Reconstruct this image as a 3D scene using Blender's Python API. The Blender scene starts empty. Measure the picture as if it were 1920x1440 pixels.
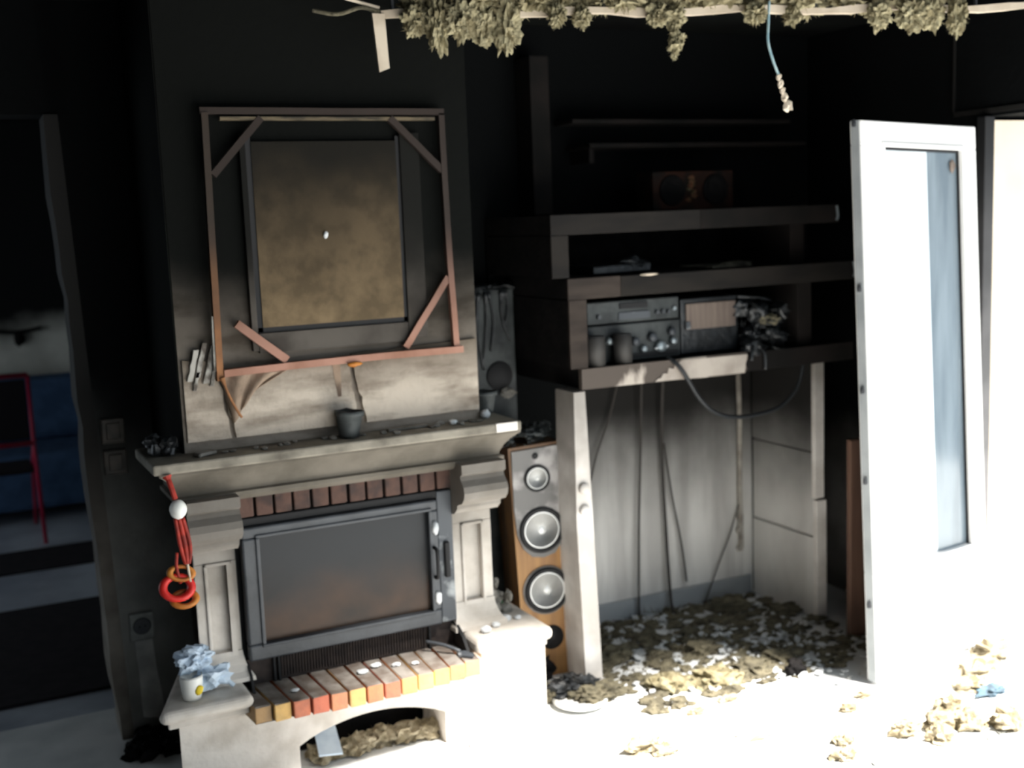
import bpy, bmesh, math, random
from mathutils import Vector, Matrix, noise, Euler
S = bpy.context.scene
COL = S.collection
PI = math.pi

# ---------------------------------------------------------------- camera
F_PX = 2200.0
psi = math.radians(26.1); th = math.atan(310 / F_PX); rl = 0.04
Fv = Vector((math.sin(psi) * math.cos(th), math.cos(psi) * math.cos(th), -math.sin(th)))
R0 = Vector((math.cos(psi), -math.sin(psi), 0)); U0 = R0.cross(Fv)
Rv = math.cos(rl) * R0 - math.sin(rl) * U0
Uv = math.sin(rl) * R0 + math.cos(rl) * U0
cd = bpy.data.cameras.new('camera'); cam = bpy.data.objects.new('camera', cd); COL.objects.link(cam)
m3 = Matrix((Rv, Uv, -Fv)).transposed()
cam.matrix_world = Matrix.Translation((0, 0, 1.7)) @ m3.to_4x4()
cd.sensor_width = 36; cd.lens = F_PX / 1920 * 36
cd.clip_start = 0.02
cd.dof.use_dof = True
cd.dof.focus_distance = 2.6
cd.dof.aperture_fstop = 2.6
S.camera = cam

# ---------------------------------------------------------------- world, sun, exposure
w = bpy.data.worlds.new('overcast_sky'); S.world = w; w.use_nodes = True
nt = w.node_tree; bg = nt.nodes['Background']
bg.inputs[0].default_value = (0.80, 0.91, 1.0, 1); bg.inputs[1].default_value = 1.5
sd = bpy.data.lights.new('sun', 'SUN'); sd.energy = 24; sd.angle = math.radians(11); sd.color = (1, .95, .88)
sun = bpy.data.objects.new('sun', sd); COL.objects.link(sun)
sun_dir = Vector((-0.24, 0.50, -1.0)).normalized()       # direction of travel
sun.rotation_euler = sun_dir.to_track_quat('-Z', 'Y').to_euler()
sun.location = (2, -3, 6)
S.view_settings.view_transform = 'Standard'
S.view_settings.look = 'None'
S.view_settings.gamma = 1
S.view_settings.use_curve_mapping = False
S.view_settings.exposure = 0.0

# ---------------------------------------------------------------- materials
def L(r, g, b):
    f = lambda c: (c / 255) / 12.92 if c / 255 <= .04045 else ((c / 255 + .055) / 1.055) ** 2.4
    return (f(r), f(g), f(b), 1)
def mat(name, col, col2=None, scale=8, rough=.8, metal=0, soot=None, sootcol=(.008, .008, .008, 1), sn=.35, sscale=3,
        bump=0, bscale=40, contrast=(.4, .62), spec=.3, alpha=None, stretch=None, side=None, coat=0):
    m = bpy.data.materials.new(name); m.use_nodes = True
    n = m.node_tree; b = n.nodes['Principled BSDF']; lk = n.links.new
    b.inputs['Roughness'].default_value = rough; b.inputs['Metallic'].default_value = metal
    b.inputs['Specular IOR Level'].default_value = spec
    b.inputs['Coat Weight'].default_value = coat
    geo = n.nodes.new('ShaderNodeNewGeometry')
    pos = geo.outputs['Position']
    if stretch:
        mp = n.nodes.new('ShaderNodeMapping'); mp.inputs['Scale'].default_value = stretch
        lk(pos, mp.inputs[0]); vec = mp.outputs[0]
    else: vec = pos
    cur = None
    if col2:
        nz = n.nodes.new('ShaderNodeTexNoise'); nz.inputs['Scale'].default_value = scale; nz.inputs['Detail'].default_value = 5
        lk(vec, nz.inputs['Vector'])
        cr = n.nodes.new('ShaderNodeValToRGB'); cr.color_ramp.elements[0].position = contrast[0]; cr.color_ramp.elements[1].position = contrast[1]
        cr.color_ramp.elements[0].color = col; cr.color_ramp.elements[1].color = col2
        lk(nz.outputs['Fac'], cr.inputs[0]); cur = cr.outputs[0]
    if soot:
        # deposit of soot on the surface: thick above a ragged smoke line
        sx = n.nodes.new('ShaderNodeSeparateXYZ'); lk(pos, sx.inputs[0])
        nz = n.nodes.new('ShaderNodeTexNoise'); nz.inputs['Scale'].default_value = sscale; nz.inputs['Detail'].default_value = 6
        lk(pos, nz.inputs['Vector'])
        ma = n.nodes.new('ShaderNodeMath'); ma.operation = 'MULTIPLY_ADD'
        lk(nz.outputs['Fac'], ma.inputs[0]); ma.inputs[1].default_value = sn; lk(sx.outputs['Z'], ma.inputs[2])
        mr = n.nodes.new('ShaderNodeMapRange'); mr.interpolation_type = 'SMOOTHSTEP'
        mr.inputs['From Min'].default_value = soot[0] + sn * .5; mr.inputs['From Max'].default_value = soot[1] + sn * .5
        mr.inputs['To Min'].default_value = soot[2] if len(soot) > 2 else 0
        mr.inputs['To Max'].default_value = soot[3] if len(soot) > 3 else 1
        lk(ma.outputs[0], mr.inputs[0])
        mx = n.nodes.new('ShaderNodeMix'); mx.data_type = 'RGBA'
        lk(mr.outputs[0], mx.inputs['Factor'])
        if cur: lk(cur, mx.inputs['A'])
        else: mx.inputs['A'].default_value = col
        mx.inputs['B'].default_value = sootcol
        cur = mx.outputs['Result']
    if cur: lk(cur, b.inputs['Base Color'])
    else: b.inputs['Base Color'].default_value = col
    if bump:
        nb = n.nodes.new('ShaderNodeTexNoise'); nb.inputs['Scale'].default_value = bscale; nb.inputs['Detail'].default_value = 6
        lk(pos, nb.inputs['Vector'])
        bp = n.nodes.new('ShaderNodeBump'); bp.inputs['Strength'].default_value = bump; bp.inputs['Distance'].default_value = .01
        lk(nb.outputs['Fac'], bp.inputs['Height']); lk(bp.outputs[0], b.inputs['Normal'])
    if alpha is not None: b.inputs['Alpha'].default_value = alpha
    return m
M = {}
BLK = (.0035, .004, .0042, 1)
M['wall'] = mat('sooted_plaster', (.30, .29, .27, 1), (.20, .19, .18, 1), 5, .95, soot=(.1, .85), sootcol=BLK, bump=.3, spec=.08)
M['wall_near'] = mat('dusty_sooted_plaster', (.26, .26, .245, 1), (.17, .17, .16, 1), 5, .95, soot=(.30, 1.35), sootcol=BLK, bump=.3, spec=.08, sn=.4)
M['niche'] = mat('niche_plaster', (.86, .84, .80, 1), (.60, .58, .55, 1), 3, .85, soot=(.25, .92), sootcol=(.010, .009, .008, 1), bump=.15, stretch=(3, 1, .35), sn=.25)
M['ceil'] = mat('sooted_ceiling', (.006, .007, .006, 1), (.003, .003, .003, 1), 3, .95, spec=.08)
M['breast'] = mat('smoked_plaster', (.36, .31, .26, 1), (.17, .14, .11, 1), 7, .95, spec=.1, soot=(.95, 1.62), sootcol=(.004, .0045, .004, 1), bump=.3, sn=.3, stretch=(.8, 1, 2.2), contrast=(.45, .68))
M['plaster'] = mat('mottled_plaster', (.60, .52, .43, 1), (.22, .175, .135, 1), 8, .9, bump=.5, stretch=(.7, 1, 2.4), contrast=(.44, .74), soot=(1.14, 1.36), sootcol=(.09, .07, .05, 1), sn=.25)
M['stone'] = mat('smoked_stone', (.72, .67, .61, 1), (.55, .50, .44, 1), 9, .8, bump=.25, soot=(.36, .90, 0, .84), sootcol=(.06, .052, .042, 1), sn=.35)
M['shelfstone'] = mat('mantel_stone', (.27, .245, .20, 1), (.10, .088, .07, 1), 9, .75, bump=.25, contrast=(.4, .70))
M['brick_dark'] = mat('sooted_brick', (.10, .058, .046, 1), (.055, .038, .034, 1), 18, .9, bump=.4)
M['mortar'] = mat('dark_mortar', (.03, .027, .025, 1), None, rough=.95)
M['iron'] = mat('cast_iron', (.050, .056, .064, 1), (.032, .036, .042, 1), 9, .5, bump=.15, spec=.5)
M['iron_dark'] = mat('blackened_iron', (.014, .014, .015, 1), None, rough=.7)
M['iron_ash'] = mat('ashy_iron', (.055, .062, .072, 1), (.32, .34, .35, 1), 16, .6, contrast=(.55, .72), spec=.5)
M['grille'] = mat('rusty_grille', (.045, .034, .030, 1), (.028, .022, .021, 1), 40, .85)
M['fireglass'] = mat('stained_stove_glass', (.022, .019, .017, 1), (.075, .042, .026, 1), 4.5, .32, contrast=(.42, .70), soot=(.45, .75), sootcol=(.026, .028, .031, 1), spec=.16)
M['char'] = mat('charred_wood', (.009, .008, .008, 1), (.004, .004, .004, 1), 12, .9, bump=.4, spec=.12)
M['shelf'] = mat('smoked_shelf_board', (.042, .032, .026, 1), (.025, .019, .016, 1), 5, .75, spec=.2, stretch=(1, 1, 4))
M['shelf_dark'] = mat('sooted_shelf_board', (.016, .0135, .0115, 1), (.009, .008, .0075, 1), 4, .8, spec=.2, stretch=(1, 1, 4))
M['shelf_far'] = mat('burnt_shelf_board', (.014, .011, .010, 1), (.007, .0065, .006, 1), 5, .85, spec=.15)
M['shelf_white'] = mat('blistered_white_board', (.075, .06, .05, 1), (.42, .37, .32, 1), 8, .7, contrast=(.56, .62), stretch=(1, 1, .35))
M['white_board'] = mat('white_board', (.80, .76, .72, 1), (.58, .54, .50, 1), 6, .6, soot=(.62, 1.10, 0, .7), sootcol=(.10, .085, .07, 1), sn=.2)
M['bar'] = mat('stretcher_wood', (.42, .22, .16, 1), (.26, .12, .075, 1), 6, .7, soot=(1.2, 1.72, 0, .97), sootcol=(.012, .009, .007, 1), sn=.1, stretch=(1, 1, .6))
M['bar_orange'] = mat('scorched_orange_wood', (.34, .15, .06, 1), (.20, .09, .04, 1), 8, .7, soot=(1.25, 1.75, 0, .97), sootcol=(.020, .015, .011, 1), sn=.1)
M['board'] = mat('brown_board', (.20, .145, .085, 1), (.12, .088, .052, 1), 14, .9, spec=.1, soot=(1.30, 1.95), sootcol=(.012, .011, .009, 1), sn=.35, sscale=3, bump=.2, bscale=150)
M['board_rim'] = mat('grey_board_rim', (.13, .115, .10, 1), (.07, .06, .052, 1), 6, .85, spec=.1, soot=(1.2, 1.7), sootcol=(.009, .009, .008, 1), sn=.2)
M['canvas'] = mat('scorched_canvas', (.30, .22, .16, 1), (.14, .10, .075, 1), 12, .95, bump=.3)
M['wood_sp'] = mat('speaker_veneer', (.42, .22, .075, 1), (.30, .15, .055, 1), 5, .45, stretch=(6, 6, .6), soot=(.35, .88, 0, .8), sootcol=(.075, .04, .025, 1), sn=.15)
M['baffle'] = mat('grey_baffle', (.16, .155, .15, 1), (.40, .38, .37, 1), 12, .5, contrast=(.48, .66))
M['cone'] = mat('silver_cone', (.86, .87, .86, 1), (.70, .71, .70, 1), 10, .38, metal=.35, spec=.6)
M['rubber'] = mat('black_rubber', (.012, .012, .013, 1), None, rough=.6)
M['plastic'] = mat('melted_black_plastic', (.008, .009, .010, 1), (.020, .023, .026, 1), 14, .42, bump=.5, bscale=30, spec=.6)
M['plastic_grey'] = mat('dull_grey_plastic', (.050, .056, .056, 1), (.022, .025, .026, 1), 9, .55, bump=.3)
M['metal_knob'] = mat('dull_metal', (.30, .34, .36, 1), None, rough=.4, metal=.6)
M['tan'] = mat('tan_label', (.19, .15, .125, 1), (.13, .10, .085, 1), 10, .8, stretch=(3, 1, .3))
M['can'] = mat('smoked_can', (.040, .038, .036, 1), (.022, .021, .020, 1), 8, .6, metal=.2)
M['wool'] = mat('mineral_wool', (.36, .32, .20, 1), (.19, .16, .09, 1), 30, 1, bump=.8, bscale=120)
M['wool_floor'] = mat('trodden_mineral_wool', (.44, .38, .27, 1), (.22, .18, .11, 1), 30, 1, bump=.8, bscale=120)
M['wool_dark'] = mat('smoked_mineral_wool', (.17, .15, .10, 1), (.09, .08, .055, 1), 25, 1, bump=.8, bscale=120)
M['lath'] = mat('cream_lath', (.62, .53, .42, 1), (.45, .37, .28, 1), 9, .7)
M['flake'] = mat('white_plaster_flake', (.72, .74, .75, 1), (.5, .52, .53, 1), 12, .8)
M['flake_grey'] = mat('grey_rubble', (.30, .28, .25, 1), (.14, .13, .11, 1), 12, .9)
M['grit'] = mat('pale_ash_grit', (.50, .50, .48, 1), (.26, .26, .24, 1), 12, .9)
M['floor'] = mat('ash_covered_floor', (.80, .81, .81, 1), (.64, .66, .66, 1), 4, .8, bump=.2, bscale=20)
M['floor_far'] = mat('dusty_floor', (.50, .54, .60, 1), (.32, .35, .41, 1), 2.5, .4, bump=.1)
M['whitepaint'] = mat('white_door_paint', (.86, .85, .83, 1), (.80, .79, .77, 1), 5, .4)
M['doorglass'] = mat('white_reflection_glass', (.80, .84, .86, 1), (.66, .74, .78, 1), 5, .12, spec=.6, contrast=(.40, .70), alpha=.93)  # white base colour paints the reflection of the bright outdoors
M['doorglass_r'] = mat('blue_reflection_glass', (.12, .155, .185, 1), (.20, .245, .28, 1), 3, .12, spec=.6, alpha=.9, stretch=(3, 3, .5))  # blue-grey tone painted in for the darker side of the reflection
M['beige'] = mat('beige_render', (.80, .68, .53, 1), (.74, .62, .47, 1), 3, .9, bump=.1)
M['brownpanel'] = mat('brown_panel', (.15, .085, .06, 1), (.11, .062, .045, 1), 5, .6, stretch=(5, 5, .5))
M['blackmetal'] = mat('dark_frame_metal', (.03, .032, .036, 1), None, rough=.5)
M['red'] = mat('red_cord', (.36, .030, .018, 1), (.18, .016, .010, 1), 30, .6)
M['redglossy'] = mat('red_plastic_ring', (.60, .028, .022, 1), None, rough=.35)
M['orange'] = mat('amber_ring', (.50, .19, .03, 1), (.36, .11, .02, 1), 12, .5)
M['whiteplastic'] = mat('white_plastic', (.78, .78, .74, 1), None, rough=.4)
M['bluewhite'] = mat('pale_blue_film', (.58, .68, .78, 1), (.42, .52, .64, 1), 12, .5)
M['yellow'] = mat('yellow_print', (.75, .55, .03, 1), None, rough=.5)
M['green'] = mat('green_plastic', (.05, .28, .12, 1), None, rough=.5)
M['bluefab'] = mat('blue_upholstery', (.06, .115, .22, 1), (.04, .08, .16, 1), 12, .9)
M['blackfab'] = mat('black_fabric', (.012, .010, .013, 1), None, rough=.9)
M['redmetal'] = mat('red_tube', (.42, .02, .06, 1), None, rough=.4)
M['rug'] = mat('dark_rug', (.016, .013, .016, 1), (.010, .008, .011, 1), 20, 1)
M['farwall'] = mat('far_room_plaster', (.72, .70, .62, 1), (.42, .41, .36, 1), 2.2, .9, soot=(1.0, 1.22), sootcol=BLK, sn=.25)
M['switch'] = mat('smoked_switch_plate', (.10, .085, .07, 1), (.05, .045, .04, 1), 20, .5)
M['outlet'] = mat('grey_outlet_plastic', (.34, .35, .33, 1), (.22, .23, .22, 1), 20, .6)
M['jamb'] = mat('smoked_door_jamb', (.24, .215, .185, 1), (.14, .12, .10, 1), 7, .7, soot=(.2, 1.15), sootcol=(.010, .009, .008, 1), sn=.3)
M['cable'] = mat('dark_cable', (.016, .018, .020, 1), None, rough=.5)
M['wire'] = mat('pale_blue_wire', (.20, .32, .36, 1), (.35, .45, .46, 1), 30, .5)
bcols = [(.36, .22, .10), (.62, .38, .13), (.50, .16, .085), (.46, .13, .075), (.54, .22, .11), (.60, .35, .13), (.52, .19, .09), (.44, .14, .08), (.60, .30, .12), (.70, .46, .15), (.66, .38, .13), (.58, .26, .13), (.62, .36, .17)]
BR = []
for i, c in enumerate(bcols):
    BR.append(mat('glazed_brick_%s' % 'abcdefghijklm'[i], (*c, 1), (c[0] * .75, c[1] * .8, c[2] * .9, 1), 22, .6, bump=.3))
M['bricktop'] = mat('ashy_brick_top', (.15, .12, .10, 1), (.26, .235, .21, 1), 16, .9)

# ---------------------------------------------------------------- mesh helpers
class MB:
    def __init__(s): s.b = bmesh.new()
    def box(s, x0, x1, y0, y1, z0, z1, bev=0, seg=2, rot=None, jit=0):
        r = bmesh.ops.create_cube(s.b, size=1)['verts']
        c = Vector(((x0 + x1) / 2, (y0 + y1) / 2, (z0 + z1) / 2))
        for v in r: v.co = Vector((v.co.x * (x1 - x0), v.co.y * (y1 - y0), v.co.z * (z1 - z0)))
        if jit:
            for v in r: v.co += Vector([random.uniform(-jit, jit) for _ in range(3)])
        if bev:
            es = list({e for v in r for e in v.link_edges})
            o = bmesh.ops.bevel(s.b, geom=es, offset=bev, segments=seg, affect='EDGES', profile=.5)
            r = list({v for f in o['faces'] for v in f.verts} | {v for v in r if v.is_valid})
        if rot:
            q = Euler(rot).to_matrix()
            for v in r: v.co = q @ v.co
        for v in r: v.co += c
        return s
    def prism(s, pts, a0, a1, axis='Y'):
        """pts in the plane across the axis: Y -> (x,z), X -> (y,z), Z -> (x,y)"""
        def P(p, a):
            return {'Y': (p[0], a, p[1]), 'X': (a, p[0], p[1]), 'Z': (p[0], p[1], a)}[axis]
        A = [s.b.verts.new(P(p, a0)) for p in pts]; B = [s.b.verts.new(P(p, a1)) for p in pts]
        fs = [s.b.faces.new(A), s.b.faces.new(B[::-1])]
        n = len(pts)
        for i in range(n): fs.append(s.b.faces.new((A[i], B[i], B[(i + 1) % n], A[(i + 1) % n])))
        bmesh.ops.recalc_face_normals(s.b, faces=fs)
        bmesh.ops.triangulate(s.b, faces=fs[:2])
        return s
    def rings(s, rs, cap=True):
        V = [[s.b.verts.new(p) for p in r] for r in rs]; n = len(rs[0]); fs = []
        for a, b in zip(V, V[1:]):
            for i in range(n): fs.append(s.b.faces.new((a[i], a[(i + 1) % n], b[(i + 1) % n], b[i])))
        if cap: fs.append(s.b.faces.new(V[0][::-1])); fs.append(s.b.faces.new(V[-1]))
        bmesh.ops.recalc_face_normals(s.b, faces=fs)
        return s
    def tube(s, pts, r, n=8, smooth=True):
        pts = [Vector(p) for p in pts]
        if smooth and len(pts) > 2:
            o = []
            for i in range(len(pts) - 1):
                p0 = pts[max(i - 1, 0)]; p1 = pts[i]; p2 = pts[i + 1]; p3 = pts[min(i + 2, len(pts) - 1)]
                for k in range(5):
                    t = k / 5
                    o.append(.5 * ((2 * p1) + (p2 - p0) * t + (2 * p0 - 5 * p1 + 4 * p2 - p3) * t * t + (3 * p1 - p0 - 3 * p2 + p3) * t ** 3))
            o.append(pts[-1]); pts = o
        rs = []; up = Vector((0.13, .2, 1)).normalized()
        for i, p in enumerate(pts):
            d = (pts[min(i + 1, len(pts) - 1)] - pts[max(i - 1, 0)]).normalized()
            if abs(d.dot(up)) > .97: up = Vector((1, .1, 0)).normalized()
            a = d.cross(up).normalized(); b = d.cross(a).normalized(); up = -b if b.dot(up) < 0 else b
            rr = r[min(i, len(r) - 1)] if isinstance(r, (list, tuple)) else r
            rs.append([p + rr * (math.cos(2 * PI * k / n) * a + math.sin(2 * PI * k / n) * b) for k in range(n)])
        return s.rings(rs)
    def lathe(s, prof, c=(0, 0, 0), axis='Z', n=28, wob=0):
        """prof: (radius, height)"""
        rs = []
        for r, h in prof:
            ring = []
            for k in range(n):
                a = 2 * PI * k / n; rr = max(r, 1e-4) * (1 + wob * math.sin(3 * a + h * 40))
                x, y = rr * math.cos(a), rr * math.sin(a)
                p = {'Z': (x, y, h), 'Y': (x, h, y), 'X': (h, x, y)}[axis]
                ring.append(Vector(p) + Vector(c))
            rs.append(ring)
        return s.rings(rs)
    def torus(s, c, R, r, rot=(0, 0, 0), n=26, m=8, sq=1, arc=1.0):
        q = Euler(rot).to_matrix(); rs = []
        k0 = int(n * arc)
        for i in range(k0 + (0 if arc >= 1 else 1)):
            a = 2 * PI * i / n; ring = []
            for j in range(m):
                b = 2 * PI * j / m
                p = Vector(((R + r * math.cos(b)) * math.cos(a), (R + r * math.cos(b)) * math.sin(a) * sq, r * math.sin(b)))
                ring.append(q @ p + Vector(c))
            rs.append(ring)
        if arc >= 1: rs.append(rs[0]); V = rs; s.rings(rs, cap=False); bmesh.ops.remove_doubles(s.b, verts=s.b.verts[:], dist=1e-5)
        else: s.rings(rs)
        return s
    def blob(s, c, size, seed=0, sub=3, amp=.35, freq=2.2, flat=None, oct=3):
        r = bmesh.ops.create_icosphere(s.b, subdivisions=sub, radius=1)['verts']
        off = Vector((seed * 7.13, seed * 3.7, seed * 1.9))
        for v in r:
            p = v.co.copy(); d = 0; f = freq; a = amp
            for _ in range(oct): d += a * noise.noise(p * f + off); f *= 2.1; a *= .6
            p = p * (1 + d)
            v.co = Vector((p.x * size[0], p.y * size[1], p.z * size[2])) + Vector(c)
            if flat is not None and v.co.z < flat: v.co.z = flat + random.random() * .001
        return s
    def fibres(s, c, size, n, ln=.02, rad=.0012, seed=0, down=0):
        R = random.Random(seed)
        for _ in range(n):
            d = Vector((R.gauss(0, 1), R.gauss(0, 1), R.gauss(0, 1) - down)).normalized()
            p = Vector(c) + Vector((d.x * size[0], d.y * size[1], d.z * size[2])) * R.uniform(.75, 1.0)
            e = (d + Vector((R.gauss(0, .6), R.gauss(0, .6), R.gauss(0, .6)))).normalized() * ln * R.uniform(.4, 1.3)
            t = e.cross(Vector((.3, .7, .2))).normalized() * rad * R.uniform(1, 2.5); u = e.cross(t).normalized() * rad
            a = [s.b.verts.new(p + t), s.b.verts.new(p - t), s.b.verts.new(p + u), s.b.verts.new(p + e)]
            s.b.faces.new((a[0], a[1], a[3])); s.b.faces.new((a[1], a[2], a[3])); s.b.faces.new((a[2], a[0], a[3]))
        return s
    def build(s, name, m, parent=None, smooth=False, loc=None):
        me = bpy.data.meshes.new(name); o = bpy.data.objects.new(name, me); COL.objects.link(o)
        org = Vector((0, 0, 0))
        if parent is not None:
            o.parent = parent
            p = parent
            while p.parent: p = p.parent
            org = Vector(p['_o']) if '_o' in p else Vector((0, 0, 0))
        elif loc is not None:
            org = Vector(loc); o.location = org; o['_o'] = tuple(org)
        for v in s.b.verts: v.co -= org
        if smooth:
            for f in s.b.faces: f.smooth = True
        s.b.to_mesh(me); s.b.free()
        for x in (m if isinstance(m, (list, tuple)) else [m]): me.materials.append(x)
        return o
def thing(name, label, cat, loc, group=None, local=False):
    o = bpy.data.objects.new(name, None); COL.objects.link(o); o.location = loc; o.empty_display_size = .05
    o['_o'] = (0, 0, 0) if local else tuple(loc)
    o['label'] = label; o['category'] = cat
    if group: o['group'] = group
    return o
def tag(o, label, cat, group=None, kind=None):
    if label: o['label'] = label
    if cat: o['category'] = cat
    if group: o['group'] = group
    if kind: o['kind'] = kind
    return o
def struct(name, mb, m, parent=None, smooth=False):
    o = mb.build(name, m, parent, smooth)
    if parent is None: o['kind'] = 'structure'
    return o
def box(*a, **k): return MB().box(*a, **k)
random.seed(4)

# ================================================================ SETTING
H = 2.43
struct('floor', box(-2.6, 6.5, -3.0, 4.3, -.12, 0), M['floor'])
struct('floor_far_room', box(-2.6, 3.5, 4.3, 8.4, -.12, 0), M['floor_far'])
# ceiling, burnt away in front; unseen outline shaped to shade left and set sun edge
struct('ceiling', MB().prism([(-2.6, -.6), (1.55, -.6), (1.6, 2.36), (2.2, 2.20), (2.9, 2.22), (3.9, 2.22), (3.9, 4.3), (-2.6, 4.3)], H, H + .12, 'Z'), M['ceil'])
struct('wall_front_left_blocker', box(-2.75, .35, -.75, -.6, 0, H), M['wall'])  # added out-of-view wall, keeps light off the left side
struct('wall_front_header_blocker', box(.35, 6.5, -.75, -.6, 2.12, H), M['wall'])  # added out-of-view header, cuts skylight on the upper surfaces
struct('ceiling_far_room', box(-2.6, 3.5, 4.3, 8.4, H, H + .12), M['ceil'])
struct('wall_back', box(.62, 3.9, 4.13, 4.3, 0, H), M['wall'])
struct('wall_back_left', MB().prism([(.447, 0), (.70, 0), (.70, H), (.372, H)], 4.015, 4.17, 'Y'), M['wall_near'])
struct('wall_back_header', box(-1.6, .44, 4.015, 4.17, 2.08, H), M['wall'])
struct('wall_back_far_left', box(-2.6, -1.6, 4.015, 4.17, 0, H), M['wall'])
struct('wall_left', box(-2.75, -2.6, -1, 4.3, 0, H), M['wall'])
wr = struct('wall_right', box(3.52, 3.92, 3.16, 4.3, 0, H), M['wall'])
struct('wall_right_header', box(3.52, 3.92, 2.1, 3.16, 2.0, H), M['wall'])
struct('wall_right_reveal', box(3.535, 3.95, 3.135, 3.16, .0, 1.985), M['beige'])
struct('wall_far', box(-2.6, 3.5, 8.2, 8.4, 0, H), M['farwall'])
struct('wall_far_right', box(1.6, 1.75, 4.3, 8.2, 0, H), M['farwall'])
o = MB(); o.box(-2.75, -2.6, 4.3, 4.9, 0, H); o.box(-2.75, -2.6, 7.9, 8.4, 0, H); o.box(-2.75, -2.6, 4.9, 7.9, 2.3, H)
struct('wall_far_left', o, M['farwall'])
# door jamb of the opening on the left, its edge chewed by fire
o = MB(); n = 26; rs = []
for i in range(n):
    z = i / (n - 1) * 2.08
    j = .010 * noise.noise(Vector((z * 6, 1.3, 0))) + (.012 * noise.noise(Vector((z * 17, 4, 0))) if 1.0 < z < 1.6 else 0)
    q = .012 - .031 * z; rs.append([(.418 + j + q, 4.0, z), (.462 + q, 4.0, z), (.462 + q, 4.2, z), (.423 + j * 1.5 + q, 4.2, z)])
o.rings(rs); struct('trim_1', o, M['jamb'])
# niche lining: pale plaster back panel, skirting, corner strip
struct('wall_niche_back', box(2.32, 3.18, 4.112, 4.13, 0, 1.09), M['niche'])
M['skirt'] = mat('grey_skirting', (.36, .38, .39, 1), (.28, .30, .31, 1), 6, .6)
struct('baseboard_niche', box(2.33, 3.16, 4.095, 4.112, 0, .085, bev=.004), M['skirt'])
o = MB(); o.tube([(3.095, 4.092, 1.06), (3.10, 4.09, .8), (3.096, 4.09, .5), (3.10, 4.088, .22)], .011)
for z in (.22, .30, .36): o.blob((3.098 + random.uniform(-.01, .01), 4.088, z), (.016, .012, .018), seed=z, sub=2)
struct('trim_2', o, mat('pale_corner_strip', (.42, .39, .34, 1), (.25, .22, .19, 1), 12, .8, soot=(.6, 1.15, 0, .75), sootcol=(.06, .05, .04, 1)), smooth=True)
# right lining of the niche: three stacked boards and a pale edging in two lengths
np_ = thing('side_panel', 'pale grey boarded side panel closing the right of the niche, white edging', 'panel', (3.18, 3.9, 0))
for i, (z0, z1) in enumerate(((.002, .345), (.351, .70), (.706, 1.08))):
    MB().box(3.166 + .004 * (i % 2), 3.19, 3.69, 4.09, z0, z1, bev=.003).build('board', M['niche'], np_)
MB().box(3.163, 3.215, 3.665, 3.69, .002, .505, bev=.003).build('edging', M['white_board'], np_)
MB().box(3.156, 3.205, 3.668, 3.69, .515, 1.08, bev=.003).build('edging', M['white_board'], np_)
# masonry chimney breast
struct('wall_chimney_breast', box(.655, 1.66, 3.65, 4.30, .99, 2.465), M['breast'])
# the lower plaster coat, cracked into pieces that stand a little proud
cb = bpy.data.objects['wall_chimney_breast']
def ragged(p0, p1, n, amp, seed):
    a = Vector(p0); b = Vector(p1); d = (b - a); nn = Vector((d.y, -d.x)).normalized()
    return [tuple(a + d * (i / n) + nn * (amp * noise.noise(Vector((i * .9, seed, 0))) if 0 < i < n else 0)) for i in range(n)]
def slab(name, poly, y0, y1, m, par): return MB().prism(poly, y0, y1, 'Y').build(name, m, par)
slab('plaster_piece', ragged((.665, 1.055), (.80, 1.055), 4, .004, 1) + ragged((.80, 1.055), (.765, 1.30), 8, .014, 2) + ragged((.765, 1.30), (.665, 1.31), 3, .01, 3) + ragged((.665, 1.31), (.665, 1.055), 6, .0, 4), 3.638, 3.651, M['plaster'], cb)
slab('plaster_piece', ragged((.815, 1.055), (1.215, 1.055), 5, .002, 5) + ragged((1.215, 1.055), (1.205, 1.16), 5, .008, 6) + ragged((1.205, 1.16), (1.195, 1.275), 6, .008, 6.5) + ragged((1.195, 1.275), (.775, 1.27), 8, .012, 7) + ragged((.775, 1.27), (.815, 1.055), 8, .014, 2.6), 3.634, 3.651, M['plaster'], cb)
slab('plaster_piece', ragged((1.245, 1.055), (1.652, 1.055), 5, .002, 8) + ragged((1.652, 1.055), (1.652, 1.30), 6, .0, 9) + ragged((1.652, 1.30), (1.205, 1.285), 8, .012, 10) + ragged((1.205, 1.285), (1.222, 1.16), 5, .007, 6) + ragged((1.222, 1.16), (1.245, 1.055), 5, .01, 6.5), 3.636, 3.651, M['plaster'], cb)
# strip of blistered pale paint at the left edge
M['paint'] = mat('blistered_paint', (.42, .40, .36, 1), (.10, .085, .07, 1), 22, .7, contrast=(.45, .58), stretch=(1.2, 1, .8))
for k, (x, z, ln, wd) in enumerate(((.675, 1.245, .10, .016), (.700, 1.255, .11, .014), (.722, 1.235, .12, .018), (.690, 1.215, .06, .010), (.742, 1.225, .07, .012))):
    dx, dz = .30 * ln, .95 * ln
    slab('paint_sliver', ragged((x, z), (x + wd, z), 3, .004, 11 + k) + ragged((x + wd, z), (x + wd * .7 + dx, z + dz), 6, .005, 21 + k) + ragged((x + wd * .7 + dx, z + dz), (x + dx - .004, z + dz), 2, .003, 31 + k) + ragged((x + dx - .004, z + dz), (x, z), 6, .005, 41 + k), 3.628, 3.640, M['paint'], cb)
slab('plaster_stain_edge', ragged((1.135, 1.27), (1.150, 1.15), 5, .004, 61) + ragged((1.150, 1.15), (1.162, 1.15), 2, .002, 62) + ragged((1.162, 1.15), (1.165, 1.27), 5, .004, 63) + [(1.165, 1.27)], 3.6325, 3.6345, M['canvas'], cb)
MB().box(.650, .656, 3.652, 4.28, .99, 2.46).build('sooted_flank', M['ceil'], cb)
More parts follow.
